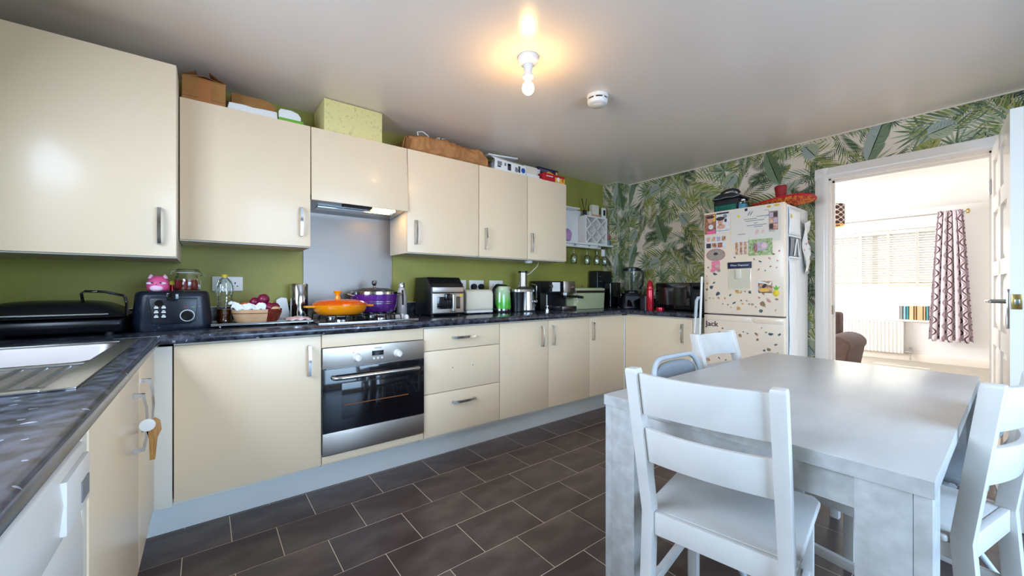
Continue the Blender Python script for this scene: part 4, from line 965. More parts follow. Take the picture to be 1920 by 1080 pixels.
# papers on the side of the fridge
sy = fy0_
s1 = thing('paper_notice', 'white paper taped to the upper side of the fridge', 'paper', (3.45, sy - .002, 1.52))
build('sheet', MB().grid(lambda u, v: (3.335 + .25 * u, sy - .0035 - .004 * math.sin(u * 5 + v * 3) ** 2, 1.525 + .20 * v), 8, 6), M['paper'], s1, solid=.0006)
build('print', MB().cyl((3.38, sy - .0085, 1.66), .016, .0004, 'y', 12), M['yellow'], s1)
s2 = thing('plastic_wallet', 'crumpled clear wallet of grey leaflets on the fridge side', 'wallet', (3.46, sy - .003, 1.35))
build('leaflet', MB().grid(lambda u, v: (3.345 + .20 * u, sy - .006 - .006 * abs(math.sin(u * 9 + v * 2.5)), 1.365 + .145 * v), 14, 6), M['greyp'], s2, solid=.0006)
build('border', MB().box(3.335, 3.56, sy - .016, sy - .002, 1.352, 1.364), M['paper'], s2, smooth=False)
build('border', MB().box(3.335, 3.56, sy - .015, sy - .002, 1.508, 1.518), M['paper'], s2, smooth=False)
build('fold', MB().grid(lambda u, v: (3.40 + .03 * u + .05 * v, sy - .015 - .003 * math.sin(u * PI), 1.37 + .13 * v), 4, 6).grid(lambda u, v: (3.50 - .03 * v + .02 * u, sy - .015 - .003 * math.sin(u * PI), 1.37 + .13 * v), 4, 6), M['paper'], s2, solid=.0005)
s3 = thing('paper_streamer', 'long drawn-on paper streamer hanging down the fridge side at the rear', 'paper', (3.66, sy - .004, 1.24))
def strm(u, v):
    wob = .018 * math.sin(v * 17) + .008 * math.sin(v * 41)
    return (3.585 + .15 * u * (1 - .35 * (1 - v)) + .05 * (1 - v) + wob * u, sy - .018 - .012 * math.sin(u * 5 + v * 9), 1.25 + .40 * v + .012 * math.sin(u * 8))
build('sheet', MB().grid(strm, 10, 24), M['paper'], s3, solid=.0006)
for (u, v, m_, r_) in ((.45, .8, 'yellow', .016), (.5, .3, 'yellow', .012), (.35, .55, 'pink', .009), (.6, .5, 'purple', .008), (.5, .62, 'redp', .006), (.3, .42, 'pink', .008)):
    q = strm(u, v); build('crayon_mark', MB().ell((q[0], q[1] - .004, q[2]), r_ * .6, .001, r_, 10), M[m_], s3)
s4 = thing('dust_cloth', 'white protective film hanging loose on the fridge side', 'film', (3.43, sy - .002, .62))
build('sheet', MB().grid(lambda u, v: (3.34 + (.17 + .015 * math.sin(v * 14) - .04 * (v > .9)) * u, sy - .0035 - .004 * math.sin(u * 4 + v * 6) ** 2, .60 + .74 * v), 8, 20), M['paper'], s4, solid=.0006)
# on top of the fridge
ft = 1.7465
fb = thing('cool_bag', 'black cool bag with green pocket lying on top of the fridge', 'bag', (3.50, 1.49, ft))
build('body', MB().box(3.40, 3.60, 1.385, 1.585, ft + .006, ft + .13), M['blackm'], fb, bevel=.02, seg=3)
build('pocket', MB().box(3.393, 3.402, 1.40, 1.57, ft + .01, ft + .075), M['teal'], fb, bevel=.004)
build('lid', MB().prism([(1.375, ft + .128), (1.60, ft + .128), (1.575, ft + .155), (1.53, ft + .172), (1.44, ft + .172), (1.385, ft + .15)], 3.395, 3.605, 'x'), M['blackm'], fb, bevel=.008)
build('zip', MB().tube([(3.392, 1.59, ft + .135), (3.391, 1.54, ft + .128), (3.391, 1.48, ft + .137), (3.391, 1.42, ft + .130), (3.392, 1.38, ft + .14)], .003, 6), M['greyp'], fb)
build('strap', MB().sweep([(3.47, 1.56, ft + .165), (3.47, 1.55, ft + .19), (3.47, 1.51, ft + .21), (3.47, 1.46, ft + .212), (3.47, 1.42, ft + .195), (3.47, 1.405, ft + .17)], .02, .004, (1, 0, 0)), M['blackm'], fb)
bo = thing('bottle', 'small blue liquid bottle beside the bag on the fridge', 'bottle', (3.40, 1.348, ft))
build('liquid', MB().box(3.375, 3.425, 1.325, 1.378, ft + .003, ft + .062), M['bluel'], bo, bevel=.008)
build('shoulder', MB().box(3.376, 3.424, 1.326, 1.377, ft + .0625, ft + .085), M['glass'], bo, bevel=.008)
build('cap', MB().cyl((3.40, 1.351, ft + .085), .014, .014, 'z', 16), M['white'], bo)
ht = thing('sombrero', 'red and orange straw sombrero lying on top of the fridge', 'hat', (3.50, 1.10, ft))
def brim(u, v):
    a = u * 2 * PI; r_ = .055 + .155 * v
    return (3.51 + r_ * math.cos(a) * .75, 1.115 + r_ * math.sin(a), ft + .02 + .035 * v ** 2 + .012 * math.sin(2 * a) * v)
hm = mat('woven_hat', (206, 120, 36), .7, noise=(26, (176, 40, 34), .45, .55, 2, (1, 3, 1)))
build('brim', MB().grid(brim, 40, 8), hm, ht, solid=.006)
build('brim_edge', MB().tube([brim(k / 40, 1) for k in range(40)], .007, 6, closed=True), M['redp'], ht)
for k in range(9): build('stripe', MB().tube([brim(k / 9, v / 6) for v in range(1, 7)], .004, 6), M['yellow'] if k % 2 else M['redp'], ht)
build('crown', MB().lathe([(.06, ft + .018), (.045, ft + .06), (.034, ft + .10), (.040, ft + .145), (.043, ft + .17), (.034, ft + .178), (0, ft + .165)], (3.51, 1.125, 0), 20, sx=.8), mat('hat_crown', (150, 18, 26), .6), ht)

# ------------------------------------------------------------------ on the back worktop
Z0 = WT + .0005
# contact grill in the corner
gr = thing('contact_grill', 'large black contact grill with a wire handle in the left corner', 'grill', (-.52, 2.62, Z0))
build('base', MB().prism([(2.47, Z0 + .015), (2.45, Z0 + .05), (2.46, Z0 + .075), (2.80, Z0 + .075), (2.82, Z0 + .05), (2.80, Z0 + .015)], -.745, -.296, 'x'), M['black'], gr, bevel=.012, seg=3)
lid = MB(); 
def gl_(u, v):
    x = -.745 + .452 * u; y = 2.445 + .38 * v; q = (1 - abs(2 * u - 1) ** 4) * (1 - abs(2 * v - 1) ** 3)
    return (x, y, Z0 + .082 + .072 * q ** .6)
lid.grid(gl_, 18, 14); o = len(lid.v); lid.add([(-.745, 2.445, Z0 + .079), (-.293, 2.445, Z0 + .079), (-.293, 2.825, Z0 + .079), (-.745, 2.825, Z0 + .079)], [(0, 3, 2, 1)])
ld_ = build('lid', lid, M['black'], gr)
build('lid_trim', MB().box(-.74, -.335, 2.438, 2.446, Z0 + .094, Z0 + .099), M['steel2'], ld_)
build('handle', MB().tube([(-.425, 2.54, Z0 + .125), (-.43, 2.52, Z0 + .185), (-.42, 2.52, Z0 + .195), (-.36, 2.52, Z0 + .193), (-.30, 2.54, Z0 + .175), (-.294, 2.545, Z0 + .165), (-.290, 2.55, Z0 + .14), (-.290, 2.55, Z0 + .08)], .0055, 8), M['blackg'], gr)
for x in (-.68, -.34):
    for y in (2.5, 2.76): build('foot', MB().cyl((x, y, Z0), .016, .017, 'z', 12), M['blackm'], gr)
# deep fryer
df = thing('deep_fryer', 'black deep fryer with dial in the worktop corner, pink toy on its lid', 'fryer', (-.128, 2.72, Z0))
def rr_ring(x0, x1, y0, y1, r, z, n=5):
    out = []
    for cx_, cy_, a0 in ((x1 - r, y1 - r, 0), (x0 + r, y1 - r, 90), (x0 + r, y0 + r, 180), (x1 - r, y0 + r, 270)):
        for k in range(n + 1): a = R(a0 + 90 * k / n); out.append((cx_ + r * math.cos(a), cy_ + r * math.sin(a), z))
    return out
def loft(rings, caps=True):
    mb = MB(); n = len(rings[0]); mb.v = [p for r_ in rings for p in r_]
    for k in range(len(rings) - 1): mb.f += [(k * n + i, k * n + (i + 1) % n, (k + 1) * n + (i + 1) % n, (k + 1) * n + i) for i in range(n)]
    if caps: mb.f += [tuple(range(n))[::-1], tuple(range((len(rings) - 1) * n, len(rings) * n))]
    mb.m = [0] * len(mb.f); return mb
fb_ = mat('black_speckle_plastic', (20, 26, 40), .3, noise=(110, (120, 130, 150), .70, .76, 2))
build('body', loft([rr_ring(-.278, .022, 2.565, 2.86, .05, Z0), rr_ring(-.284, .028, 2.56, 2.865, .05, Z0 + .02), rr_ring(-.272, .016, 2.57, 2.86, .05, Z0 + .168)]), fb_, df, ang=50)
build('lid', loft([rr_ring(-.272, .016, 2.568, 2.862, .05, Z0 + .169), rr_ring(-.268, .012, 2.572, 2.858, .05, Z0 + .186), rr_ring(-.255, 0, 2.585, 2.845, .05, Z0 + .194)]), fb_, df, ang=50)
fp = build('control_panel', MB().prism([(-.205, Z0 + .045), (-.185, Z0 + .032), (-.06, Z0 + .032), (-.04, Z0 + .045), (-.032, Z0 + .158), (-.213, Z0 + .158)], 2.553, 2.572, 'y'), mat('fryer_panel', (14, 18, 30), .28), df, bevel=.005)
build('latch', MB().box(-.15, -.105, 2.545, 2.572, Z0 + .145, Z0 + .185), M['blackg'], df, bevel=.004)
build('dial', MB().cyl((-.072, 2.541, Z0 + .072), .022, .012, 'y', 24).box(-.0745, -.0695, 2.535, 2.542, Z0 + .054, Z0 + .09), M['blackg'], fp)
build('dial_ring', MB().lathe([(.026, 0), (.029, 0), (.029, .001), (.026, .001), (.026, 0)], (-.072, 2.5517, Z0 + .072), 28, 'y'), M['paper'], fp)
build('window', MB().lathe([(0, 0), (.014, 0), (.016, .002), (0, .002)], (-.178, 2.551, Z0 + .135), 20, 'y', sx=1), M['blackg'], fp)
for k in range(2):
    for j in range(3): build('symbol', MB().box(-.196 + k * .027, -.180 + k * .027, 2.5522, 2.5532, Z0 + .066 + j * .022, Z0 + .073 + j * .022).box(-.193 + k * .027, -.183 + k * .027, 2.5522, 2.5532, Z0 + .075 + j * .022, Z0 + .079 + j * .022), M['paper'], fp)
build('red_mark', MB().box(-.085, -.072, 2.5522, 2.5532, Z0 + .112, Z0 + .115), M['redp'], fp); build('green_mark', MB().box(-.055, -.045, 2.5522, 2.5532, Z0 + .112, Z0 + .115), M['green'], fp)
# pink cat toy
zl = Z0 + .1945
ct = thing('toy_cat', 'round pink vinyl cat toy sitting on the deep fryer lid', 'toy', (-.188, 2.65, zl))
build('body', MB().lathe([(0, zl), (.036, zl), (.043, zl + .012), (.044, zl + .03), (.038, zl + .056), (.024, zl + .073), (0, zl + .078)], (-.188, 2.65, 0), 28), M['pink'], ct, ang=80)
build('belly', MB().ell((-.192, 2.614, zl + .014), .026, .012, .016, 18), M['pinkl'], ct)
for sx_ in (-1, 1):
    build('ear', MB().lathe([(.013, 0), (.008, .014), (0, .024)], (-.188 + sx_ * .026, 2.645, zl + .062), 14), M['pinkl'], ct, ang=80)
    build('eye', MB().ell((-.192 + sx_ * .016, 2.6055, zl + .041), .0038, .002, .0036, 10), M['blackg'], ct)
    build('cheek', MB().ell((-.192 + sx_ * .026, 2.614, zl + .038), .012, .006, .007, 12), M['pinkl'], ct)
build('nose', MB().ell((-.193, 2.605, zl + .033), .003, .002, .0022, 8), M['blackg'], ct)
# clip-top jar of syrup
jr = thing('clip_top_jar', 'clip-top glass jar of dark red syrup on the deep fryer', 'jar', (-.077, 2.68, zl))
jx, jy = -.075, 2.68
build('glass_body', MB().lathe([(0, zl + .001), (.052, zl + .001), (.056, zl + .008), (.056, zl + .062), (.048, zl + .078), (.046, zl + .09), (.049, zl + .092)], (jx, jy, 0), 28), M['glass'], jr, ang=60)
build('syrup', MB().lathe([(0, zl + .004), (.050, zl + .004), (.0535, zl + .01), (.0535, zl + .058), (0, zl + .058)], (jx, jy, 0), 28), M['honey'], jr, ang=60)
build('lid', MB().lathe([(0, zl + .112), (.040, zl + .114), (.048, zl + .11), (.05, zl + .097), (.046, zl + .096), (0, zl + .10)], (jx, jy, 0), 28), M['glass'], jr, ang=60)
build('rubber_seal', MB().lathe([(.046, zl + .0925), (.051, zl + .0925), (.051, zl + .0955), (.046, zl + .0955), (.046, zl + .0925)], (jx, jy, 0), 28), M['paper'], jr)
build('wire_clip', MB().tube([(jx + .05, jy - .008, zl + .105), (jx + .058, jy - .012, zl + .09), (jx + .052, jy - .016, zl + .078), (jx + .064, jy - .02, zl + .083), (jx + .078, jy - .02, zl + .07)], .0022, 6), M['chrome'], jr)
build('wire_hinge', MB().tube([(jx - .048, jy - .008, zl + .108), (jx - .062, jy - .012, zl + .10), (jx - .066, jy - .012, zl + .088), (jx - .05, jy - .008, zl + .084)], .0022, 6), M['chrome'], jr)
tag(build('red_stump', MB().lathe([(0, zl), (.011, zl), (.011, zl + .03), (0, zl + .03)], (-.137, 2.70, 0), 16), M['red']), 'short red stump between the pink cat and the syrup jar', 'stopper')
tag(build('yellow_disc', MB().cyl((-.137, 2.685, zl + .041), .0105, .006, 'y', 20), M['yellow'], bevel=.001), 'small round yellow disc resting above the red stump beside the jar', 'disc')
# sockets
def socket(xc, label, plugs=0):
    t = thing('wall_socket', label, 'socket', (xc, 2.915, 1.107), group='double wall sockets')
    build('plate', MB().box(xc - .075, xc + .075, 2.909, 2.9195, 1.116, 1.202), M['white'], t, bevel=.003)
    for s_ in (-1, 1):
        x = xc + s_ * .036
        for dx, dz, w_, h_ in ((0, .008, .003, .006), (-.011, -.010, .005, .0025), (.011, -.010, .005, .0025)):
            build('pin_hole', MB().box(x + dx - w_, x + dx + w_, 2.9083, 2.9092, 1.155 + dz - h_, 1.155 + dz + h_), M['textp'], t, smooth=False)
        build('switch', MB().box(xc + s_ * .008 - .005, xc + s_ * .008 + .005, 2.905, 2.909, 1.18, 1.194), M['white'], t, bevel=.001)
    return t
socket(.105, 'white double wall socket behind the oil bottle')
socket(1.69, 'white double wall socket half hidden by the air fryer')
socket(1.873, 'white double wall socket with two black plugs above the toaster')
socket(2.085, 'white double wall socket above the green kettle')
for x, nm in ((1.837, 'left'), (1.912, 'right')):
    t = thing('plug', 'black plug in the %s half of the socket above the toaster' % nm, 'plug', (x, 2.89, 1.12), group='black plugs above the toaster')
    build('body', MB().lathe([(0, -.03), (.022, -.03), (.026, -.024), (.026, 0), (0, 0)], (x, 2.9075, 1.145), 20, 'y'), M['black'], t)
    build('cord_grip', MB().tube([(x, 2.89, 1.125), (x, 2.888, 1.095), (x, 2.885, 1.06), (x + .01, 2.88, .96)], [.008, .006, .0035, .0035], 8), M['black'], t)
# tray with bottle, dish of onions, board, packet
ty = thing('serving_tray', 'flat metal tray on little feet carrying the oil bottle and onion dish', 'tray', (.26, 2.64, Z0))
TZ = Z0 + .016
build('plate', MB().box(.022, .50, 2.545, 2.80, TZ - .005, TZ), M['steel2'], ty, bevel=.002)
build('edge', MB().tube([(.022, 2.545, TZ + .003), (.50, 2.545, TZ + .003), (.50, 2.80, TZ + .003), (.022, 2.80, TZ + .003)], .004, 8, closed=True), M['steel2'], ty)
for x in (.06, .475):
    for y in (2.556, 2.785): build('foot', MB().ell((x, y, Z0 + .0055), .006, .006, .0055, 10), M['chrome'], ty)
TZ += .0005
ob = thing('oil_bottle', 'ribbed clear plastic oil bottle with yellow cap, amber oil at the bottom', 'bottle', (.085, 2.752, TZ))
pf = [(0, TZ), (.034, TZ), (.038, TZ + .006)]
for k in range(8): pf += [(.038, TZ + .016 + k * .018), (.0355, TZ + .022 + k * .018)]
pf += [(.041, TZ + .165), (.041, TZ + .19), (.034, TZ + .225), (.02, TZ + .245), (.013, TZ + .25), (.013, TZ + .255)]
build('bottle_body', MB().lathe(pf, (.085, 2.752, 0), 24), M['glass'], ob, ang=30)
build('oil', MB().lathe([(0, TZ + .002), (.033, TZ + .002), (.0345, TZ + .008), (.0335, TZ + .075), (0, TZ + .075)], (.085, 2.752, 0), 24), M['oil'], ob)
for k in range(9): a = 2 * PI * k / 9; build('rib', MB().tube([(.085 + .0415 * math.cos(a), 2.752 + .0415 * math.sin(a), TZ + .168), (.085 + .040 * math.cos(a), 2.752 + .040 * math.sin(a), TZ + .20), (.085 + .028 * math.cos(a), 2.752 + .028 * math.sin(a), TZ + .235)], .0022, 6), M['glass'], ob)
build('cap', MB().cyl((.085, 2.752, TZ + .252), .0155, .017, 'z', 20), M['yellow'], ob, bevel=.002)
ds_ = thing('oval_dish', 'oval glazed dish half cream half dark brown holding onions on the tray', 'dish', (.232, 2.66, TZ))
def odish(part):
    mb = MB(); n = 40; prof = [(.78, 0), (.82, .006), (.86, .012), (.97, .050), (1.0, .075), (.96, .075), (.93, .05), (.80, .012), (0.02, .010)]
    a0, a1 = (R(-70), R(75)) if part else (R(75), R(290))
    m_ = 20
    for r_, h in prof:
        for k in range(m_ + 1): a = a0 + (a1 - a0) * k / m_; mb.v.append((.232 + .122 * r_ * math.cos(a), 2.648 + .095 * r_ * math.sin(a), TZ + h))
    for i in range(len(prof) - 1):
        for k in range(m_): mb.f.append((i * (m_ + 1) + k, i * (m_ + 1) + k + 1, (i + 1) * (m_ + 1) + k + 1, (i + 1) * (m_ + 1) + k))
    mb.m = [0] * len(mb.f); return mb
build('pale_glaze', odish(0), M['wicker'], ds_); build('dark_glaze', odish(1), M['wickerd'], ds_, label='dark brown right side')
build('rim_line', MB().tube([(.232 + .121 * math.cos(2 * PI * k / 36), 2.648 + .0945 * math.sin(2 * PI * k / 36), TZ + .054) for k in range(36)], .0018, 6, closed=True), M['wickerd'], ds_)
for i, (x, y, z, r_) in enumerate(((.238, 2.66, .08, .033), (.205, 2.69, .078, .032), (.27, 2.70, .08, .032), (.315, 2.66, .080, .030), (.285, 2.625, .082, .029), (.262, 2.66, .128, .032), (.222, 2.68, .112, .028))):
    lab = ['red onion at the front centre of the oval dish', 'red onion at the rear left of the oval dish', 'red onion at the rear right of the oval dish', 'red onion leaning on the dark right rim of the dish', 'red onion at the front right of the oval dish', 'topmost glossy red onion of the pile', 'red onion tucked left below the topmost one'][i]
    t = thing('red_onion', lab, 'onion', (x, y, TZ + z - r_), group='red onions in the oval dish')
    a, b = rnd.uniform(-.5, .5), rnd.uniform(-.5, .5)
    mb = MB().lathe([(0, -r_ * .92), (r_ * .45, -r_ * .85), (r_ * .85, -r_ * .5), (r_, 0), (r_ * .86, r_ * .5), (r_ * .45, r_ * .86), (r_ * .14, r_ * .98), (0, r_ * 1.0)], (0, 0, 0), 20)
    mm = Matrix.Translation((x, y, TZ + z)) @ Matrix.Rotation(a, 4, 'X') @ Matrix.Rotation(b, 4, 'Y')
    build('bulb_skin', mb.xf(mm), M['onion'], t, ang=80)
    build('neck', MB().lathe([(r_ * .15, 0), (r_ * .09, r_ * .25), (0, r_ * .3)], (0, 0, r_ * .95), 8).xf(mm), M['wood'], t); build('root', MB().lathe([(0, -r_ * .1), (r_ * .14, 0), (0, r_ * .03)], (0, 0, -r_ * .92), 8).xf(mm), M['wicker'], t)
bgm = MB(); r0 = random.Random(3)
bgm.grid(lambda u, v: (.105 + .155 * u + .010 * math.sin(v * 9), 2.585 + .055 * v, TZ + .070 + .034 * (math.sin(v * PI) ** .5) * (.55 + .45 * abs(math.sin(u * 7.5 + .6))) + .008 * math.sin(u * 23 + v * 11) + .045 * max(0, .3 - u)), 30, 10)
tag(build('plastic_bag', bgm, M['bagp'], solid=.002), 'crumpled white plastic bag lying in front of the onions', 'bag')
tag(build('tangerine', MB().ell((.178, 2.715, TZ + .092), .022, .022, .020, 18), M['orange2']), 'orange peel showing between the bag and the onions', 'fruit')
tag(build('potato', MB().ell((.315, 2.605, TZ + .075), .024, .018, .014, 16), M['wicker']), 'pale brown potato at the right front of the oval dish', 'potato')
tag(build('chopping_board', MB().prism([(.355, Z0), (.432, Z0), (.408, Z0 + .145), (.376, Z0 + .150), (.350, Z0 + .135)], 2.855, 2.866, 'y'), M['paper'], bevel=.003), 'small white plastic chopping board leaning behind the onion dish', 'chopping board')
mt_ = MB(); mt_.grid(lambda u, v: (.365 + .13 * u, 2.575 + .10 * v, TZ + .008 + .015 * math.sin(v * PI) ** .6 * math.sin(u * PI) ** .5 + .004 * math.sin(u * 19 + v * 8)), 16, 10)
tag(build('meat_packet', mt_, mat('packet_pink', (222, 178, 168), .3, noise=(30, (236, 206, 196), .4, .6)), solid=.002), 'pale pink food packet lying flat at the right end of the tray', 'packet')
tag(build('metal_canister', MB().lathe([(0, Z0), (.050, Z0), (.0515, Z0 + .004), (.0515, Z0 + .232), (.049, Z0 + .236), (.046, Z0 + .232), (0, Z0 + .230)], (.475, 2.84, 0), 36), M['chrome']), 'tall shiny metal canister at the left edge of the splashback', 'canister')
# gas hob
hb_ = thing('gas_hob', 'stainless steel gas hob with black pan supports', 'hob', (.80, 2.66, Z0))
HZ = WT + .006
build('plate', MB().box(.512, 1.105, 2.44, 2.875, WT + .0004, HZ), M['steel2'], hb_, bevel=.002)
build('rim', MB().box(.505, 1.112, 2.432, 2.442, WT + .0004, HZ + .003), M['brass'] if False else M['steel2'], hb_, bevel=.001)
for (x, y, r_) in ((.66, 2.56, .05), (.66, 2.78, .038), (.90, 2.56, .038), (.90, 2.78, .045)):
    b = build('burner', MB().lathe([(0, HZ), (r_, HZ), (r_ * .95, HZ + .012), (r_ * .7, HZ + .014), (0, HZ + .014)], (x, y, 0), 28), M['steel2'], hb_)
    build('burner_cap', MB().lathe([(0, HZ + .0145), (r_ * .75, HZ + .0145), (r_ * .72, HZ + .02), (0, HZ + .021)], (x, y, 0), 24), M['blackm'], b)
for xg in (.66, .90):
    g = MB()
    x0, x1 = xg - .105, xg + .105
    GZ = HZ + .036
    for y in (2.465, 2.67, 2.865): g.tube([(x0, y, HZ + .002), (x0 + .004, y, GZ - .006), (x0 + .012, y, GZ), (x1 - .012, y, GZ), (x1 - .004, y, GZ - .006), (x1, y, HZ + .002)], .0048, 8)
    for x in (x0 + .05, xg, x1 - .05): g.tube([(x, 2.45, HZ + .002), (x, 2.455, GZ - .005), (x, 2.465, GZ), (x, 2.865, GZ)], .0048, 8)
    build('pan_support', g, M['blackg'], hb_)
for k in range(4): build('knob', MB().lathe([(0, HZ), (.017, HZ), (.0165, HZ + .018), (.012, HZ + .022), (0, HZ + .022)], (1.055, 2.50 + k * .075, 0), 18).box(1.051, 1.059, 2.485 + k * .075, 2.515 + k * .075, HZ + .02, HZ + .028), M['white'], hb_)
GZ += .005
oc = thing('casserole', 'shallow orange enamel casserole with knobbed lid on the front burner', 'pan', (.668, 2.60, GZ))
cx_, cy_ = .658, 2.575
build('pan_body', MB().lathe([(0, GZ), (.115, GZ), (.132, GZ + .008), (.150, GZ + .03), (.156, GZ + .055), (.156, GZ + .062), (.150, GZ + .062), (.146, GZ + .05), (.12, GZ + .012), (0, GZ + .008)], (cx_, cy_, 0), 44), mat('orange_enamel_graded', (240, 140, 8), .12, coat=.5), oc, ang=50)
cl_ = build('lid', MB().lathe([(.158, GZ + .063), (.158, GZ + .067), (.135, GZ + .082), (.09, GZ + .092), (.03, GZ + .095), (0, GZ + .095)], (cx_, cy_, 0), 44), M['orange2'], oc, ang=50)
build('lid_knob', MB().lathe([(.017, GZ + .094), (.014, GZ + .108), (.012, GZ + .118), (.02, GZ + .134), (.026, GZ + .142), (.024, GZ + .146), (0, GZ + .144)], (cx_ - .015, cy_, 0), 24), M['orange'], cl_)
for s_ in (-1, 1):
    build('handle', MB().prism([(cx_ + s_ * .150, cy_ - .045), (cx_ + s_ * .195, cy_ - .032), (cx_ + s_ * .205, cy_), (cx_ + s_ * .195, cy_ + .032), (cx_ + s_ * .150, cy_ + .045)], GZ + .046, GZ + .058), M['orange'], oc, bevel=.004)
pp = thing('stock_pot', 'purple enamel pot with glass lid and chrome knob on the rear burner', 'pot', (.915, 2.76, GZ))
px_, py_ = .925, 2.747
build('pot_body', MB().lathe([(0, GZ), (.128, GZ), (.138, GZ + .006), (.150, GZ + .05), (.156, GZ + .120), (.152, GZ + .120), (.146, GZ + .05), (.13, GZ + .012), (0, GZ + .008)], (px_, py_, 0), 44), M['purple'], pp, ang=50)
build('steel_band', MB().lathe([(.1565, GZ + .1205), (.1575, GZ + .1205), (.1575, GZ + .133), (.150, GZ + .133), (.150, GZ + .1205), (.1565, GZ + .1205)], (px_, py_, 0), 44), M['chrome'], pp)
for z, r_ in ((.058, .1512), (.070, .1523)): build('silver_line', MB().lathe([(r_ - .002, GZ + z), (r_ + .0006, GZ + z), (r_ + .0008, GZ + z + .003), (r_ - .002, GZ + z + .003), (r_ - .002, GZ + z)], (px_, py_, 0), 44), M['chrome'], pp)
gl2 = build('glass_lid', MB().lathe([(.154, GZ + .134), (.13, GZ + .150), (.08, GZ + .163), (0, GZ + .167)], (px_, py_, 0), 44), M['glass'], pp, ang=60)
build('lid_rim', MB().lathe([(.150, GZ + .1335), (.157, GZ + .1335), (.157, GZ + .138), (.150, GZ + .140), (.150, GZ + .1335)], (px_, py_, 0), 44), M['chrome'], gl2)
build('lid_knob', MB().lathe([(0, GZ + .166), (.012, GZ + .168), (.008, GZ + .178), (.016, GZ + .19), (.019, GZ + .203), (.013, GZ + .214), (0, GZ + .217)], (px_, py_, 0), 24), M['chrome'], gl2)
for s_ in (-1, 1): build('handle', MB().tube([(px_ + s_ * .150, py_ - .04, GZ + .11), (px_ + s_ * .185, py_ - .036, GZ + .122), (px_ + s_ * .20, py_, GZ + .126), (px_ + s_ * .185, py_ + .036, GZ + .122), (px_ + s_ * .150, py_ + .04, GZ + .11)], .006, 8), M['chrome'], pp)
# flask
fk = thing('flask', 'silver and pearl steel drinks flask with dark stripe right of the hob', 'flask', (1.145, 2.80, Z0))
build('flask_body', MB().lathe([(0, Z0), (.034, Z0), (.037, Z0 + .004), (.0375, Z0 + .13), (.034, Z0 + .16), (.024, Z0 + .20), (.020, Z0 + .212), (0, Z0 + .212)], (1.145, 2.80, 0), 30), M['pinkish'], fk, ang=60)
build('neck_band', MB().lathe([(.0205, Z0 + .2125), (.022, Z0 + .2125), (.022, Z0 + .216), (.0205, Z0 + .216), (0, Z0 + .2155)], (1.145, 2.80, 0), 24), M['blackm'], fk)
build('cap', MB().lathe([(0, Z0 + .2165), (.021, Z0 + .2165), (.021, Z0 + .235), (.017, Z0 + .25), (.010, Z0 + .254), (0, Z0 + .254)], (1.145, 2.80, 0), 24), M['chrome'], fk)
build('stripe', MB().sweep([(1.140, 2.7725, Z0 + .195), (1.139, 2.765, Z0 + .165), (1.139, 2.7615, Z0 + .12), (1.139, 2.7615, Z0 + .085)], .013, .001, (0, -1, 0)), M['blackg'], fk)
# air fryer
af = thing('air_fryer', 'black and steel air fryer oven with a window and vertical handle', 'air fryer', (1.41, 2.74, Z0))
def prism_x(pts, x0, x1): return MB().prism(pts, x0, x1, 'x')
build('body', prism_x([(2.60, Z0 + .012), (2.60, Z0 + .218), (2.665, Z0 + .29), (2.875, Z0 + .29), (2.875, Z0 + .012)], 1.283, 1.558), M['black'], af, bevel=.008, seg=3)
build('sloped_display', prism_x([(2.604, Z0 + .222), (2.660, Z0 + .286), (2.664, Z0 + .282), (2.61, Z0 + .22)], 1.292, 1.549).xf(Matrix.Translation((0, -.002, .002))), M['blackg'], af)
build('control_strip', MB().box(1.292, 1.549, 2.592, 2.602, Z0 + .178, Z0 + .216), M['steelo'], af, bevel=.003)
fd = build('basket_door', MB().box(1.290, 1.551, 2.588, 2.602, Z0 + .022, Z0 + .172), M['steelo'], af, bevel=.006, seg=3)
build('window', MB().box(1.325, 1.518, 2.5865, 2.5885, Z0 + .055, Z0 + .145), M['blackg'], fd, bevel=.003)
build('handle', MB().box(1.432, 1.462, 2.545, 2.5865, Z0 + .035, Z0 + .165), M['steel2'], fd, bevel=.006, seg=3)
build('handle_guard', MB().box(1.385, 1.430, 2.566, 2.5865, Z0 + .12, Z0 + .168), M['blackg'], fd, bevel=.006)
build('sticker', MB().cyl((1.526, 2.5868, Z0 + .155), .011, .0012, 'y', 20), M['yellow'], fd)
build('red_tab', MB().box(1.5585, 1.561, 2.62, 2.64, Z0 + .215, Z0 + .245), M['redp'], af)
for x in (1.31, 1.53):
    for y in (2.63, 2.84): build('foot', MB().cyl((x, y, Z0), .013, .0135, 'z', 12), M['blackm'], af)
# toaster
to = thing('toaster', 'cream two-slot toaster with rounded corners beside the air fryer', 'toaster', (1.76, 2.74, Z0))
build('shell', prism_x([(2.665, Z0 + .03), (2.66, Z0 + .05), (2.66, Z0 + .165), (2.675, Z0 + .19), (2.70, Z0 + .198), (2.80, Z0 + .198), (2.825, Z0 + .19), (2.84, Z0 + .165), (2.84, Z0 + .03)], 1.618, 1.878), M['creamp'], to, bevel=.016, seg=4)
build('base', MB().box(1.622, 1.874, 2.664, 2.836, Z0 + .010, Z0 + .0295), M['white'], to, bevel=.004)
for y in (2.722, 2.778): build('slot', MB().box(1.66, 1.836, y - .013, y + .013, Z0 + .1975, Z0 + .1995), M['blackm'], to)
build('lever', MB().box(1.8785, 1.884, 2.73, 2.77, Z0 + .12, Z0 + .14), M['black'], to, bevel=.004)
for x in (1.65, 1.85):
    for y in (2.68, 2.82): build('foot', MB().cyl((x, y, Z0), .01, .0105, 'z', 12), M['blackm'], to)
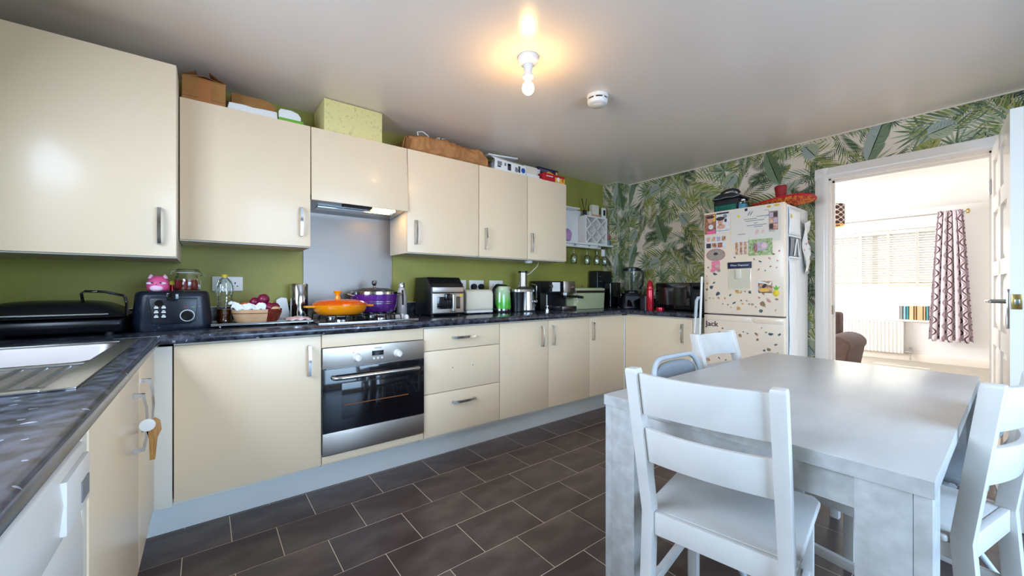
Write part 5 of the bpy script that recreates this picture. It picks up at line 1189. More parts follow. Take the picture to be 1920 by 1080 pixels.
# kettle
kt = thing('kettle', 'lime green kettle fading to pale green at the top, black handle', 'kettle', (1.985, 2.74, Z0))
kx, ky = 2.018, 2.74
build('power_base', MB().lathe([(0, Z0), (.082, Z0), (.085, Z0 + .004), (.082, Z0 + .016), (0, Z0 + .018)], (kx, ky, 0), 36), M['black'], kt)
build('steel_ring', MB().lathe([(0, Z0 + .0185), (.080, Z0 + .0185), (.081, Z0 + .032), (0, Z0 + .032)], (kx, ky, 0), 36), M['chrome'], kt)
km = bpy.data.materials.new('kettle_fade'); km.use_nodes = True
n_ = km.node_tree.nodes; l_ = km.node_tree.links; b_ = n_['Principled BSDF']; b_.inputs['Roughness'].default_value = .15; b_.inputs['Coat Weight'].default_value = .4
tc_ = n_.new('ShaderNodeTexCoord'); sp_ = n_.new('ShaderNodeSeparateXYZ'); mr_ = n_.new('ShaderNodeMapRange'); cr_ = n_.new('ShaderNodeValToRGB')
l_.new(tc_.outputs['Object'], sp_.inputs[0]); l_.new(sp_.outputs[2], mr_.inputs[0]); mr_.inputs[1].default_value = .08; mr_.inputs[2].default_value = .22
cr_.color_ramp.elements[0].color = lin((84, 184, 54)); cr_.color_ramp.elements[1].color = lin((212, 218, 188)); l_.new(mr_.outputs[0], cr_.inputs[0]); l_.new(cr_.outputs[0], b_.inputs['Base Color'])
build('kettle_body', MB().lathe([(0, Z0 + .0325), (.081, Z0 + .0325), (.082, Z0 + .045), (.080, Z0 + .11), (.074, Z0 + .17), (.066, Z0 + .215), (.058, Z0 + .225), (0, Z0 + .225)], (kx, ky, 0), 40), km, kt, ang=60)
build('lid', MB().lathe([(0, Z0 + .2255), (.056, Z0 + .2255), (.05, Z0 + .236), (.02, Z0 + .240), (0, Z0 + .246)], (kx, ky, 0), 30), M['black'], kt)
build('spout', MB().add([(kx + .055, ky - .022, Z0 + .222), (kx + .055, ky + .022, Z0 + .222), (kx + .098, ky, Z0 + .218), (kx + .068, ky - .018, Z0 + .165), (kx + .068, ky + .018, Z0 + .165)], [(0, 1, 2), (0, 2, 3), (1, 4, 2), (3, 2, 4), (0, 3, 4, 1)]), M['kettlel'], kt)
build('handle', MB().sweep([(kx - .04, ky - .02, Z0 + .238), (kx - .075, ky - .035, Z0 + .232), (kx - .112, ky - .05, Z0 + .205), (kx - .122, ky - .054, Z0 + .15), (kx - .118, ky - .052, Z0 + .08), (kx - .095, ky - .042, Z0 + .045), (kx - .07, ky - .03, Z0 + .04)], .026, .016, (-.9, -.4, .2)), M['black'], kt, bevel=.004)
# juicer
jc = thing('juicer', 'steel and black juicer with a tall feed chute and locking arm', 'juicer', (2.25, 2.74, Z0))
build('pulp_bin', MB().lathe([(0, Z0 + .004), (.062, Z0 + .004), (.070, Z0 + .16), (.072, Z0 + .172), (0, Z0 + .172)], (2.185, 2.735, 0), 30), M['black'], jc, ang=50)
build('motor_body', MB().lathe([(0, Z0 + .012), (.082, Z0 + .012), (.080, Z0 + .06), (.072, Z0 + .175), (0, Z0 + .175)], (2.30, 2.745, 0), 34), M['steel2'], jc, ang=50)
build('base', MB().lathe([(0, Z0), (.084, Z0), (.084, Z0 + .0115), (0, Z0 + .0115)], (2.30, 2.745, 0), 34), M['blackm'], jc)
build('bowl_cover', loft([rr_ring(2.12, 2.375, 2.665, 2.82, .06, Z0 + .176), rr_ring(2.12, 2.375, 2.665, 2.82, .06, Z0 + .196), rr_ring(2.14, 2.365, 2.68, 2.81, .06, Z0 + .206), rr_ring(2.20, 2.35, 2.69, 2.80, .05, Z0 + .222)]), M['steel2'], jc, ang=50)
build('feed_chute', MB().lathe([(.04, Z0 + .222), (.037, Z0 + .24), (.037, Z0 + .345), (.034, Z0 + .345), (0, Z0 + .343)], (2.262, 2.745, 0), 28), M['steel2'], jc, ang=50)
build('pusher_rim', MB().lathe([(.0375, Z0 + .3455), (.042, Z0 + .3455), (.042, Z0 + .362), (0, Z0 + .364)], (2.262, 2.745, 0), 28), M['black'], jc)
build('locking_arm', MB().tube([(2.378, 2.76, Z0 + .245), (2.366, 2.68, Z0 + .236), (2.345, 2.655, Z0 + .225), (2.34, 2.652, Z0 + .10), (2.34, 2.66, Z0 + .09)], .006, 8), M['chrome'], jc)
build('arm_pivot', MB().lathe([(0, -.008), (.014, -.008), (.014, .008), (0, .008)], (2.34, 2.658, Z0 + .09), 18, 'y'), M['chrome'], jc)
build('switch', MB().box(2.328, 2.352, 2.659, 2.668, Z0 + .035, Z0 + .065), M['blackg'], jc, bevel=.003)
# coffee machine
cf = thing('coffee_machine', 'black espresso machine with steel front and portafilter', 'coffee machine', (2.62, 2.74, Z0))
build('body', MB().box(2.47, 2.80, 2.74, 2.885, Z0 + .004, Z0 + .275), M['black'], cf, bevel=.006)
build('housing', MB().box(2.475, 2.665, 2.625, 2.74, Z0 + .165, Z0 + .272), M['black'], cf, bevel=.006)
build('steel_panel', MB().prism([(2.655, 2.64), (2.662, 2.622), (2.69, 2.612), (2.80, 2.612), (2.812, 2.62), (2.812, 2.745), (2.655, 2.745)], Z0 + .165, Z0 + .274), M['steelo'], cf, bevel=.003)
for k in range(4): build('button', MB().cyl((2.735 + k * .018, 2.608, Z0 + .218), .006, .005, 'y', 14), M['chrome'], cf)
build('brew_head', MB().lathe([(0, Z0 + .140), (.034, Z0 + .140), (.036, Z0 + .165), (0, Z0 + .165)], (2.715, 2.665, 0), 26), M['steel2'], cf)
build('portafilter', MB().lathe([(0, Z0 + .110), (.014, Z0 + .112), (.030, Z0 + .122), (.033, Z0 + .139), (0, Z0 + .139)], (2.715, 2.665, 0), 24).tube([(2.74, 2.645, Z0 + .132), (2.80, 2.585, Z0 + .128), (2.845, 2.545, Z0 + .120)], [.009, .013, .012], 10), M['blackg'], cf)
build('water_gauge', MB().box(2.545, 2.555, 2.7375, 2.7398, Z0 + .035, Z0 + .145), M['paper'], cf)
build('drip_tray', MB().box(2.62, 2.81, 2.60, 2.735, Z0 + .002, Z0 + .038), M['steel2'], cf, bevel=.004)
build('knob', MB().lathe([(0, -.02), (.016, -.02), (.018, 0), (0, 0)], (2.487, 2.624, Z0 + .225), 18, 'y'), M['chrome'], cf)
build('steam_wand', MB().tube([(2.805, 2.63, Z0 + .17), (2.815, 2.60, Z0 + .14), (2.818, 2.595, Z0 + .075)], .005, 8), M['chrome'], cf)
tag(build('paper_note', MB().box(2.51, 2.61, 2.6215, 2.6235, Z0 + .178, Z0 + .262), M['paper'], smooth=False), 'white note card stuck on the coffee machine', 'note')
tag(build('tamper', MB().lathe([(0, Z0), (.022, Z0), (.022, Z0 + .02), (.008, Z0 + .024), (.008, Z0 + .034), (.016, Z0 + .042), (.016, Z0 + .052), (0, Z0 + .056)], (2.425, 2.60, 0), 22), M['chrome']), 'small chrome coffee tamper on the worktop by the juicer', 'tamper')
# bread bin
bb = thing('bread_bin', 'sage green enamel bread bin with a dark band below its lid', 'bread bin', (3.05, 2.74, Z0))
build('bin_body', loft([rr_ring(2.835, 3.285, 2.64, 2.87, .03, Z0 + .002), rr_ring(2.83, 3.29, 2.635, 2.875, .03, Z0 + .16)]), M['sage'], bb, ang=50)
build('dark_band', loft([rr_ring(2.828, 3.292, 2.633, 2.877, .03, Z0 + .1605), rr_ring(2.828, 3.292, 2.633, 2.877, .03, Z0 + .184)]), M['darkband'], bb, ang=50)
bl_ = build('lid', loft([rr_ring(2.828, 3.292, 2.633, 2.877, .03, Z0 + .1845), rr_ring(2.830, 3.290, 2.635, 2.875, .03, Z0 + .205), rr_ring(2.85, 3.27, 2.655, 2.855, .03, Z0 + .213)]), M['sage'], bb, ang=50)
build('lid_knob', MB().lathe([(.008, Z0 + .213), (.006, Z0 + .22), (.012, Z0 + .232), (0, Z0 + .236)], (3.06, 2.755, 0), 18), M['chrome'], bl_)
# tall black machine in the corner
bm_ = thing('pod_machine', 'tall black appliance in the far corner behind the bread bin', 'appliance', (3.44, 2.79, Z0))
build('tower', MB().box(3.32, 3.56, 2.77, 2.89, Z0 + .002, Z0 + .395), M['black'], bm_, bevel=.01, seg=3)
build('pod', MB().box(3.40, 3.575, 2.66, 2.77, Z0 + .002, Z0 + .27), M['blackg'], bm_, bevel=.012, seg=3)
build('vent', MB().box(3.35, 3.38, 2.767, 2.7705, Z0 + .33, Z0 + .334), M['greyp'], bm_)
build('vent', MB().box(3.35, 3.38, 2.767, 2.7705, Z0 + .28, Z0 + .284), M['greyp'], bm_)
build('lever', MB().tube([(3.577, 2.70, Z0 + .235), (3.60, 2.69, Z0 + .23)], .012, 10), M['darkband'], bm_)
tag(build('white_cable', MB().tube([(3.565, 2.648, Z0 + .14), (3.565, 2.645, Z0 + .07), (3.58, 2.62, Z0 + .02), (3.57, 2.615, Z0 + .006), (3.54, 2.625, Z0 + .006), (3.50, 2.64, Z0 + .006)], .0035, 8), M['white']), 'thin white cable looping between the corner appliance and the blender', 'cable')
tag(build('white_cable', MB().tube([(2.50, 2.80, 1.376), (2.50, 2.82, 1.34), (2.46, 2.88, 1.275), (2.40, 2.895, 1.245), (2.36, 2.90, 1.19), (2.30, 2.905, 1.10)], .004, 8), M['white']), 'white cable hanging from the wall cabinet behind the coffee machine', 'cable')

# ------------------------------------------------------------------ on the return worktop
bd = thing('blender', 'black countertop blender with clear jug standing in the far corner', 'blender', (3.50, 2.47, Z0))
bx, by = 3.50, 2.47
bM = Matrix.Translation((bx, by, 0)) @ Matrix.Rotation(R(-38), 4, 'Z')
build('base', loft([rr_ring(-.115, .115, -.10, .10, .03, Z0 + .004), rr_ring(-.11, .11, -.095, .10, .03, Z0 + .04), rr_ring(-.085, .085, -.055, .085, .03, Z0 + .155)]).xf(bM), M['black'], bd, ang=50)
build('control_face', MB().add([(-.085, -.103, Z0 + .022), (.06, -.103, Z0 + .022), (.06, -.072, Z0 + .125), (-.085, -.072, Z0 + .125), (-.085, -.098, Z0 + .022), (.06, -.098, Z0 + .022), (.06, -.067, Z0 + .125), (-.085, -.067, Z0 + .125)], [(0, 1, 2, 3), (7, 6, 5, 4), (0, 4, 5, 1), (1, 5, 6, 2), (2, 6, 7, 3), (3, 7, 4, 0)]).xf(bM), M['blackg'], bd)
build('steel_trim', MB().tube([(.075, -.098, Z0 + .012), (.075, -.072, Z0 + .12)], .008, 10).xf(bM), M['steel2'], bd)
build('jug', MB().lathe([(0, Z0 + .165), (.062, Z0 + .165), (.066, Z0 + .19), (.085, Z0 + .385)], (bx, by, 0), 30), M['glass'], bd, ang=60)
build('jug_collar', MB().lathe([(0, Z0 + .156), (.070, Z0 + .156), (.072, Z0 + .172), (.063, Z0 + .186), (0, Z0 + .186)], (bx, by, 0), 30), M['black'], bd)
build('blade_column', MB().cyl((bx, by, Z0 + .187), .012, .18, 'z', 12), M['blackm'], bd)
build('lid', MB().lathe([(0, Z0 + .386), (.092, Z0 + .386), (.092, Z0 + .412), (.06, Z0 + .424), (0, Z0 + .424)], (bx, by, 0), 30), M['black'], bd)
build('jug_handle', MB().sweep([(.07, -.06, Z0 + .395), (.095, -.075, Z0 + .37), (.09, -.07, Z0 + .24), (.065, -.05, Z0 + .20)], .022, .014, (.7, -.7, .1)).xf(bM), M['black'], bd, bevel=.003)
cn_ = thing('storage_canister', 'small dark lidded canister between the blender and the red flask', 'canister', (3.46, 2.255, Z0))
build('can_body', MB().lathe([(0, Z0), (.065, Z0), (.065, Z0 + .11), (0, Z0 + .11)], (3.46, 2.262, 0), 26), mat('smoked_plastic', (54, 52, 56), .25), cn_)
build('lid', MB().lathe([(0, Z0 + .1105), (.067, Z0 + .1105), (.067, Z0 + .13), (0, Z0 + .132)], (3.46, 2.262, 0), 26), M['black'], cn_)
rf_ = thing('red_flask', 'tall red metallic flask standing in front of the microwave', 'flask', (3.30, 2.12, Z0))
build('flask_body', MB().lathe([(0, Z0), (.033, Z0), (.0345, Z0 + .004), (.0345, Z0 + .19), (.031, Z0 + .205), (0, Z0 + .206)], (3.30, 2.125, 0), 28), M['red'], rf_, ang=50)
build('cap', MB().lathe([(0, Z0 + .207), (.030, Z0 + .207), (.029, Z0 + .235), (.016, Z0 + .272), (.008, Z0 + .282), (0, Z0 + .284)], (3.30, 2.125, 0), 28), M['red'], rf_, ang=50)
tag(build('cup_cover', MB().lathe([(0, Z0), (.036, Z0), (.038, Z0 + .006), (.034, Z0 + .03), (0, Z0 + .032)], (3.315, 2.03, 0), 26), M['red']), 'small red cup lid lying at the foot of the red flask', 'lid')
mw = thing('microwave', 'black microwave oven with a wide dark window on the short worktop', 'microwave', (3.58, 1.88, Z0))
build('case', MB().box(3.425, 3.76, 1.665, 2.135, Z0 + .012, Z0 + .258), M['black'], mw, bevel=.006)
md_ = build('door', MB().box(3.408, 3.4245, 1.795, 2.133, Z0 + .016, Z0 + .254), M['blackg'], mw, bevel=.004)
build('window', MB().box(3.4065, 3.4085, 1.83, 2.10, Z0 + .055, Z0 + .215), mat('microwave_window', (40, 30, 26), .08, coat=.4), md_)
cpn = build('control_panel', MB().box(3.410, 3.4245, 1.667, 1.792, Z0 + .016, Z0 + .254), M['black'], mw, bevel=.004)
build('display', MB().box(3.4085, 3.4105, 1.69, 1.77, Z0 + .195, Z0 + .225), M['blackg'], cpn)
for k in range(3):
    for j in range(4): build('key', MB().box(3.4085, 3.4105, 1.69 + k * .028, 1.712 + k * .028, Z0 + .06 + j * .03, Z0 + .08 + j * .03), mat('key_grey', (46, 46, 50), .4) if k + j == 0 else bpy.data.materials['key_grey'], cpn)
for x in (3.46, 3.72):
    for y in (1.70, 2.10): build('foot', MB().cyl((x, y, Z0), .014, .0125, 'z', 12), M['blackm'], mw)
# mops leaning between the cabinet and the fridge
mp = thing('mop', 'thin white mop pole leaning between the cabinet and the fridge', 'mop', (3.17, 1.622, 0))
build('pole', MB().tube([(3.11, 1.585, .03), (3.170, 1.570, 1.225)], .009, 10), M['whitep'], mp)
build('head', MB().box(3.03, 3.17, 1.57, 1.60, .001, .03), M['white'], mp, bevel=.006)
mp2 = thing('broom', 'white broom pole with a grey grip beside the mop pole', 'broom', (3.14, 1.65, 0))
build('pole', MB().tube([(3.10, 1.66, .06), (3.140, 1.606, .91)], .008, 10), M['whitep'], mp2)
build('grip', MB().tube([(3.14, 1.607, .90), (3.146, 1.602, 1.03), (3.152, 1.592, 1.055), (3.16, 1.575, 1.058)], [.013, .013, .013, .011], 10), M['greym'], mp2)
build('head', MB().box(3.05, 3.16, 1.642, 1.676, .001, .06), M['greym'], mp2, bevel=.006)

# ------------------------------------------------------------------ white wall shelf with wine rack
ws = thing('wall_shelf', 'white wooden wall shelf with hanging glass rails right of the cabinets', 'shelf', (3.1, 2.85, 1.56))
build('shelf_board', MB().box(2.665, 3.59, 2.772, 2.918, 1.588, 1.604), M['white'], ws, bevel=.002)
build('backing', MB().box(2.665, 3.55, 2.908, 2.918, 1.604, 1.965), M['white'], ws, smooth=False)
build('shelf_board', MB().box(2.665, 3.08, 2.80, 2.918, 1.952, 1.966), M['white'], ws, bevel=.002)
build('light_rail', MB().box(2.665, 3.40, 2.79, 2.83, 1.556, 1.587), M['white'], ws, bevel=.004)
for x in (2.98, 3.2, 3.36, 3.5): build('glass_rail', MB().box(x - .006, x + .006, 2.775, 2.91, 1.574, 1.5875), M['steel2'], ws)
wrk = thing('wine_rack', 'white wooden wine cube with diamond lattice on the wall shelf', 'wine rack', (3.33, 2.86, 1.605))
wx0, wx1, wz0_, wz1_ = 3.165, 3.52, 1.6055, 1.905
build('cube', MB().box(wx0, wx1, 2.80, 2.905, wz0_, wz0_ + .014).box(wx0, wx1, 2.80, 2.905, wz1_ - .014, wz1_).box(wx0, wx0 + .014, 2.80, 2.905, wz0_ + .014, wz1_ - .014).box(wx1 - .014, wx1, 2.80, 2.905, wz0_ + .014, wz1_ - .014), M['white'], wrk, smooth=False)
ix0, ix1, iz0, iz1 = wx0 + .015, wx1 - .015, wz0_ + .015, wz1_ - .015
cw, ch = (ix1 - ix0), (iz1 - iz0)
for sgn in (1, -1):
    for off in (-1, -.5 + 0, 0, .5, 1) if False else (-.5, 0, .5):
        # line z = iz0 + ch*(t + off) for sgn 1, mirrored for -1
        t0, t1 = max(0, -off), min(1, 1 - off)
        a = (ix0 + cw * t0, iz0 + ch * (t0 + off)); b = (ix0 + cw * t1, iz0 + ch * (t1 + off))
        if sgn < 0: a = (ix0 + ix1 - a[0], a[1]); b = (ix0 + ix1 - b[0], b[1])
        dx, dz = b[0] - a[0], b[1] - a[1]; L_ = math.hypot(dx, dz); nx, nz_ = -dz / L_ * .0055, dx / L_ * .0055
        build('lattice_slat', MB().prism([(a[0] + nx, a[1] + nz_), (b[0] + nx, b[1] + nz_), (b[0] - nx, b[1] - nz_), (a[0] - nx, a[1] - nz_)], 2.803, 2.90, 'y'), M['white'], wrk, smooth=False)
for i, (x, y, dz) in enumerate(((2.985, 2.80, 0), (3.22, 2.83, 0), (3.345, 2.80, 0), (3.50, 2.82, 0))):
    t = thing('wine_glass', ['wine glass hanging nearest the wall cabinet, first from the left', 'second hanging wine glass from the left under the shelf', 'third hanging wine glass from the left under the shelf', 'hanging wine glass nearest the wallpaper'][i], 'wine glass', (x, y, 1.37), group='wine glasses under the wall shelf')
    zt = 1.5735
    build('foot', MB().lathe([(0, zt), (.03, zt - .002), (.031, zt - .004), (.004, zt - .008), (0, zt - .008)], (x, y, 0), 24), M['glass'], t)
    build('stem', MB().cyl((x, y, zt - .085), .0035, .077, 'z', 10), M['glass'], t)
    build('bowl', MB().lathe([(0, zt - .085), (.014, zt - .088), (.03, zt - .105), (.036, zt - .13), (.033, zt - .165), (.029, zt - .19)], (x, y, 0), 26), M['glass'], t, ang=80, solid=.0008)
tag(build('white_card', MB().box(3.395, 3.45, 2.778, 2.780, 1.48, 1.553), M['paper'], smooth=False), 'white card hanging between the wine glasses', 'card')
cd_ = thing('greeting_card', 'cream greeting card with lavender print standing on the wall shelf', 'card', (2.83, 2.89, 1.605))
build('sheet', MB().box(2.74, 2.93, 2.885, 2.888, 1.605, 1.875), M['paper'], cd_, smooth=False)
for k in range(6): build('lavender', MB().ell((2.765 + (k % 3) * .022, 2.884, 1.74 + (k // 3) * .05), .009, .001, .028, 10), M['purple'] if k % 2 else M['navy'], cd_)
for x, z in ((2.88, 1.80), (2.86, 1.70), (2.90, 1.74)): build('dot', MB().ell((x, 2.884, z), .006, .001, .006, 8), M['greyp'], cd_)
cl2 = MB(); r5 = random.Random(9)
cl2.ell((0, 0, 0), 1, 1, 1, 20)
cl2.v = [(2.90 + x * .07 * (1 + .18 * math.sin(x * 7 + z * 5)), 2.83 + y * .045, 1.672 + z * .066 * (1 + .16 * math.sin(y * 8 + x * 6))) for x, y, z in cl2.v]
tag(build('bath_puff', cl2, mat('lilac_net', (196, 142, 190), .8, noise=(40, (222, 176, 212), .35, .65), bump=(60, .8, .02)), ang=180), 'lilac net puff on the wall shelf beside the wine cube', 'puff')
tag(build('folded_cloth', MB().box(2.70, 2.82, 2.80, 2.88, 1.605, 1.66), mat('grey_cloth', (150, 146, 156), .8), bevel=.012, seg=3), 'folded grey cloth at the left end of the wall shelf', 'cloth')
rd_ = thing('reed_diffuser', 'dark reed diffuser with black sticks on the wine cube', 'diffuser', (3.20, 2.85, 1.906))
build('jar', MB().cyl((3.205, 2.85, 1.906), .022, .06, 'z', 18), M['blackg'], rd_, bevel=.003)
for dx, dy in ((-.05, 0), (-.03, .01), (.03, 0), (.022, -.01)): build('reed', MB().tube([(3.205, 2.85, 1.95), (3.205 + dx, 2.85 + dy, 2.09)], .003, 6), M['darkband'], rd_)
tag(build('small_box', MB().box(3.235, 3.275, 2.815, 2.86, 1.906, 1.955), M['creamp'], bevel=.001), 'tiny cream box beside the reed diffuser', 'box')
tag(build('long_box', MB().box(3.28, 3.42, 2.815, 2.84, 1.906, 1.93), M['wicker'], bevel=.001), 'low tan box along the front of the wine cube top', 'box')
tag(build('white_box', MB().box(3.33, 3.44, 2.85, 2.895, 1.906, 2.045), M['creamp'], bevel=.001), 'upright cream box on top of the wine cube', 'box')
wd_ = thing('picture', 'small white frame with black window on the wine cube corner', 'frame', (3.49, 2.82, 1.906))
build('frame', MB().box(3.455, 3.52, 2.815, 2.83, 1.906, 2.02), M['white'], wd_, bevel=.003)
build('picture', MB().box(3.47, 3.505, 2.8135, 2.8152, 1.935, 1.995), M['blackg'], wd_)
tag(build('toiletry_pot', MB().cyl((3.556, 2.82, 1.6055), .024, .06, 'z', 18), mat('grey_blue_pot', (110, 128, 136), .5), bevel=.004), 'grey-blue pot at the right end of the wall shelf', 'pot')
tag(build('pink_bundle', MB().ell((3.556, 2.82, 1.70), .024, .02, .033, 14), mat('pink_bundle', (170, 90, 110), .7)), 'dull pink bundle standing on the grey-blue pot', 'bundle')

# ------------------------------------------------------------------ on top of the wall cabinets
CT = 2.0985
bx_ = thing('cardboard_box', 'brown carton with open torn flaps on the cabinet left of the hood', 'box', (0, 2.7, CT))
x0, x1, y0, y1, z1 = -.095, .085, 2.615, 2.80, 2.228
build('walls', MB().box(x0, x1, y0, y0 + .004, CT, z1).box(x0, x1, y1 - .004, y1, CT, z1).box(x0, x0 + .004, y0 + .004, y1 - .004, CT, z1).box(x1 - .004, x1, y0 + .004, y1 - .004, CT, z1).box(x0 + .004, x1 - .004, y0 + .004, y1 - .004, CT, CT + .004), M['cardboard'], bx_, smooth=False)
build('tape', MB().box(-.03, .022, y0 - .001, y0 - .0002, CT + .002, z1 - .002), M['tape'], bx_)
build('crease', MB().box(x0 + .001, x1 - .001, y0 - .0008, y0 - .0001, CT + .024, CT + .0265), M['cardin'], bx_)
build('flap', MB().add([(x0, y0, z1), (x0, y1, z1), (x0 + .06, y1 - .02, z1 + .055), (x0 + .055, y0 + .03, z1 + .045)], [(0, 1, 2, 3)]), M['cardin'], bx_, solid=.003)
build('flap', MB().add([(x1, y0, z1), (x1, y1, z1), (x1 - .055, y1 - .01, z1 + .05), (x1 - .07, y0 + .04, z1 + .055)], [(0, 1, 2, 3)]), M['cardin'], bx_, solid=.003)
build('flap', MB().add([(x0, y0, z1), (x1, y0, z1), (x1 - .02, y0 - .012, z1 - .008), (x0 + .09, y0 - .006, z1 + .012), (x0 + .03, y0 - .005, z1 + .002)], [(0, 1, 2, 3, 4)]), M['cardboard'], bx_, solid=.003)
t = thing('carton', 'flat orange-brown carton lying behind the white envelope', 'box', (.2, 2.77, CT))
build('carton_body', MB().box(.115, .30, 2.74, 2.84, CT, CT + .146), M['cardboard'], t, bevel=.001)
build('flap', MB().prism([(.30, CT + .14), (.338, CT + .118), (.325, CT + .085), (.30, CT + .08)], 2.742, 2.746, 'y'), M['cardboard'], t)
tag(build('envelope', MB().prism([(.09, CT), (.33, CT), (.325, CT + .052), (.25, CT + .050), (.21, CT + .047), (.17, CT + .051), (.10, CT + .048)], 2.63, 2.665, 'y'), M['paper'], bevel=.004), 'white padded envelope at the front edge beside the carton', 'envelope')
tag(build('black_wallet', MB().box(.082, .0885, 2.64, 2.73, CT, CT + .055), M['blackm'], bevel=.003), 'black flat wallet edge left of the white envelope', 'wallet')
gb = thing('green_packet', 'white and lime green packet with a rounded top on the cabinet', 'box', (.395, 2.66, CT))
build('green_base', MB().box(.335, .462, 2.625, 2.67, CT, CT + .028), M['green'], gb, bevel=.001)
build('white_packet', MB().prism([(.335, CT + .0285), (.450, CT + .0285), (.450, CT + .05), (.435, CT + .072), (.40, CT + .082), (.345, CT + .080), (.335, CT + .066)], 2.632, 2.668, 'y'), M['paper'], gb, bevel=.003)
bag = thing('paper_bag', 'crumpled brown paper bag lying on the cabinets right of the hood', 'bag', (1.47, 2.74, CT))
def bagf(u, v):
    a = v * 2 * PI; x = 1.14 + .655 * u
    hz_ = (.060 + .024 * u + .006 * math.sin(u * 6)) * (1 if u < .88 else 1 - (u - .88) * 3.0); hy_ = .092
    k1 = .017 * mnoise.noise((u * 7, a * .8, 1.3)) + .010 * mnoise.noise((u * 19, a * 2.2, 4.1)) + .005 * mnoise.noise((u * 40, a * 4, 7.7))
    cz = math.sin(a); cy = math.cos(a)
    zz = CT + hz_ * 1.0 + .004 + (hz_ * (abs(cz) ** .7) * (1 if cz > 0 else -1)) + (k1 if cz > -.2 else 0)
    return (x + .012 * mnoise.noise((u * 5, a, 9)), 2.712 + (hy_ + k1) * (abs(cy) ** .8) * (1 if cy > 0 else -1), max(CT + .001, zz))
bgb = MB().grid(bagf, 70, 40); bgb.f.append(tuple(j * 71 for j in range(40))); bgb.f.append(tuple(j * 71 + 70 for j in range(40))[::-1]); bgb.m = [0] * len(bgb.f)
build('bag_body', bgb, M['kraft'], bag, ang=50)
build('bag_mouth', MB().grid(lambda u, v: (1.135 - .012 * u, 2.65 + .16 * v, CT + .02 + .10 * (u * .0 + .5 + .5 * math.sin(v * 7)) * .8 + .02), 2, 12), M['kraft'], bag, solid=.003)
build('cord_handle', MB().tube([(1.33, 2.68, CT + .12), (1.29, 2.67, CT + .16), (1.25, 2.67, CT + .178), (1.21, 2.67, CT + .165), (1.225, 2.68, CT + .12)], .004, 8), M['white'], bag)
build('cord_handle', MB().tube([(1.36, 2.68, CT + .12), (1.37, 2.67, CT + .155), (1.385, 2.67, CT + .165), (1.40, 2.68, CT + .13), (1.41, 2.67, CT + .16), (1.43, 2.67, CT + .165), (1.43, 2.68, CT + .125)], .004, 8), M['white'], bag)
wb = thing('printed_box', 'open white box with blue and grey print on the middle cabinet', 'box', (2.02, 2.68, CT))
build('box_body', MB().box(1.86, 2.19, 2.615, 2.72, CT, CT + .088), M['paper'], wb, bevel=.001)
build('flap', MB().add([(1.86, 2.615, CT + .0885), (2.16, 2.615, CT + .0885), (2.13, 2.655, CT + .112), (1.84, 2.66, CT + .13)], [(0, 1, 2, 3)]), M['paper'], wb, solid=.003)
build('flap', MB().add([(1.86, 2.615, CT + .085), (1.86, 2.72, CT + .085), (1.835, 2.71, CT + .10), (1.84, 2.62, CT + .02)], [(0, 1, 2, 3)]), M['greyp'], wb, solid=.003)
for x0_, x1_, z0_, z1_, m_ in ((1.885, 1.93, .045, .078, 'greyp'), (1.885, 1.92, .03, .042, 'textp'), (1.955, 1.975, .05, .075, 'greyp'), (1.99, 2.025, .02, .075, 'textp'), (1.992, 2.023, .06, .073, 'yellowp'), (2.07, 2.095, .025, .06, 'greyp'), (2.105, 2.125, .02, .075, 'textp')): build('print', MB().box(x0_, x1_, 2.6138, 2.6148, CT + z0_, CT + z1_), M[m_], wb, smooth=False)
build('print', MB().lathe([(0, 0), (.022, 0), (.022, .0006), (0, .0006)], (2.158, 2.6139, CT + .045), 20, 'y', sx=1), M['bluep'], wb); build('print', MB().lathe([(0, 0), (.018, 0), (.018, .0006), (0, .0006)], (2.085, 2.6136, CT + .035), 18, 'y'), M['greyp'], wb)
tag(build('white_tray', MB().prism([(1.84, CT + .133), (2.155, CT + .160), (2.15, CT + .170), (1.84, CT + .147)], 2.68, 2.78, 'y'), M['paper'], bevel=.002), 'thin white tray tilted on top of the printed box', 'tray')
tag(build('small_carton', MB().box(2.20, 2.36, 2.66, 2.78, CT, CT + .115), M['creamp'], bevel=.001), 'plain cream carton between the printed box and the bulb boxes', 'box')
tag(build('flat_box', MB().box(2.20, 2.35, 2.62, 2.656, CT, CT + .035), M['paper'], bevel=.001), 'low white flat box in front of the cream carton', 'box')
nb = thing('navy_box', 'navy product box with yellow print at the end of the cabinets', 'box', (2.55, 2.72, CT))
build('box_body', MB().box(2.40, 2.657, 2.695, 2.80, CT, CT + .150), M['navy'], nb, bevel=.001)
build('print', MB().prism([(2.47, CT + .085), (2.53, CT + .125), (2.60, CT + .11), (2.60, CT + .07)], 2.6935, 2.6948, 'y'), M['yellowp'], nb); build('print', MB().lathe([(0, 0), (.015, 0), (.015, .0008), (0, .0008)], (2.635, 2.6938, CT + .12), 16, 'y'), M['yellowp'], nb)
for k in range(3): build('print', MB().box(2.42, 2.58 - k * .02, 2.6936, 2.6946, CT + .128 - k * .008, CT + .131 - k * .008), M['greyp'], nb, smooth=False)
build('paper_label', MB().box(2.385, 2.42, 2.690, 2.6935, CT + .05, CT + .12), M['paper'], nb)
rb_ = thing('red_box', 'red and amber product box lying in front of the navy box', 'box', (2.54, 2.65, CT))
build('box_body', MB().box(2.39, 2.655, 2.605, 2.68, CT, CT + .072), M['redp'], rb_, bevel=.001)
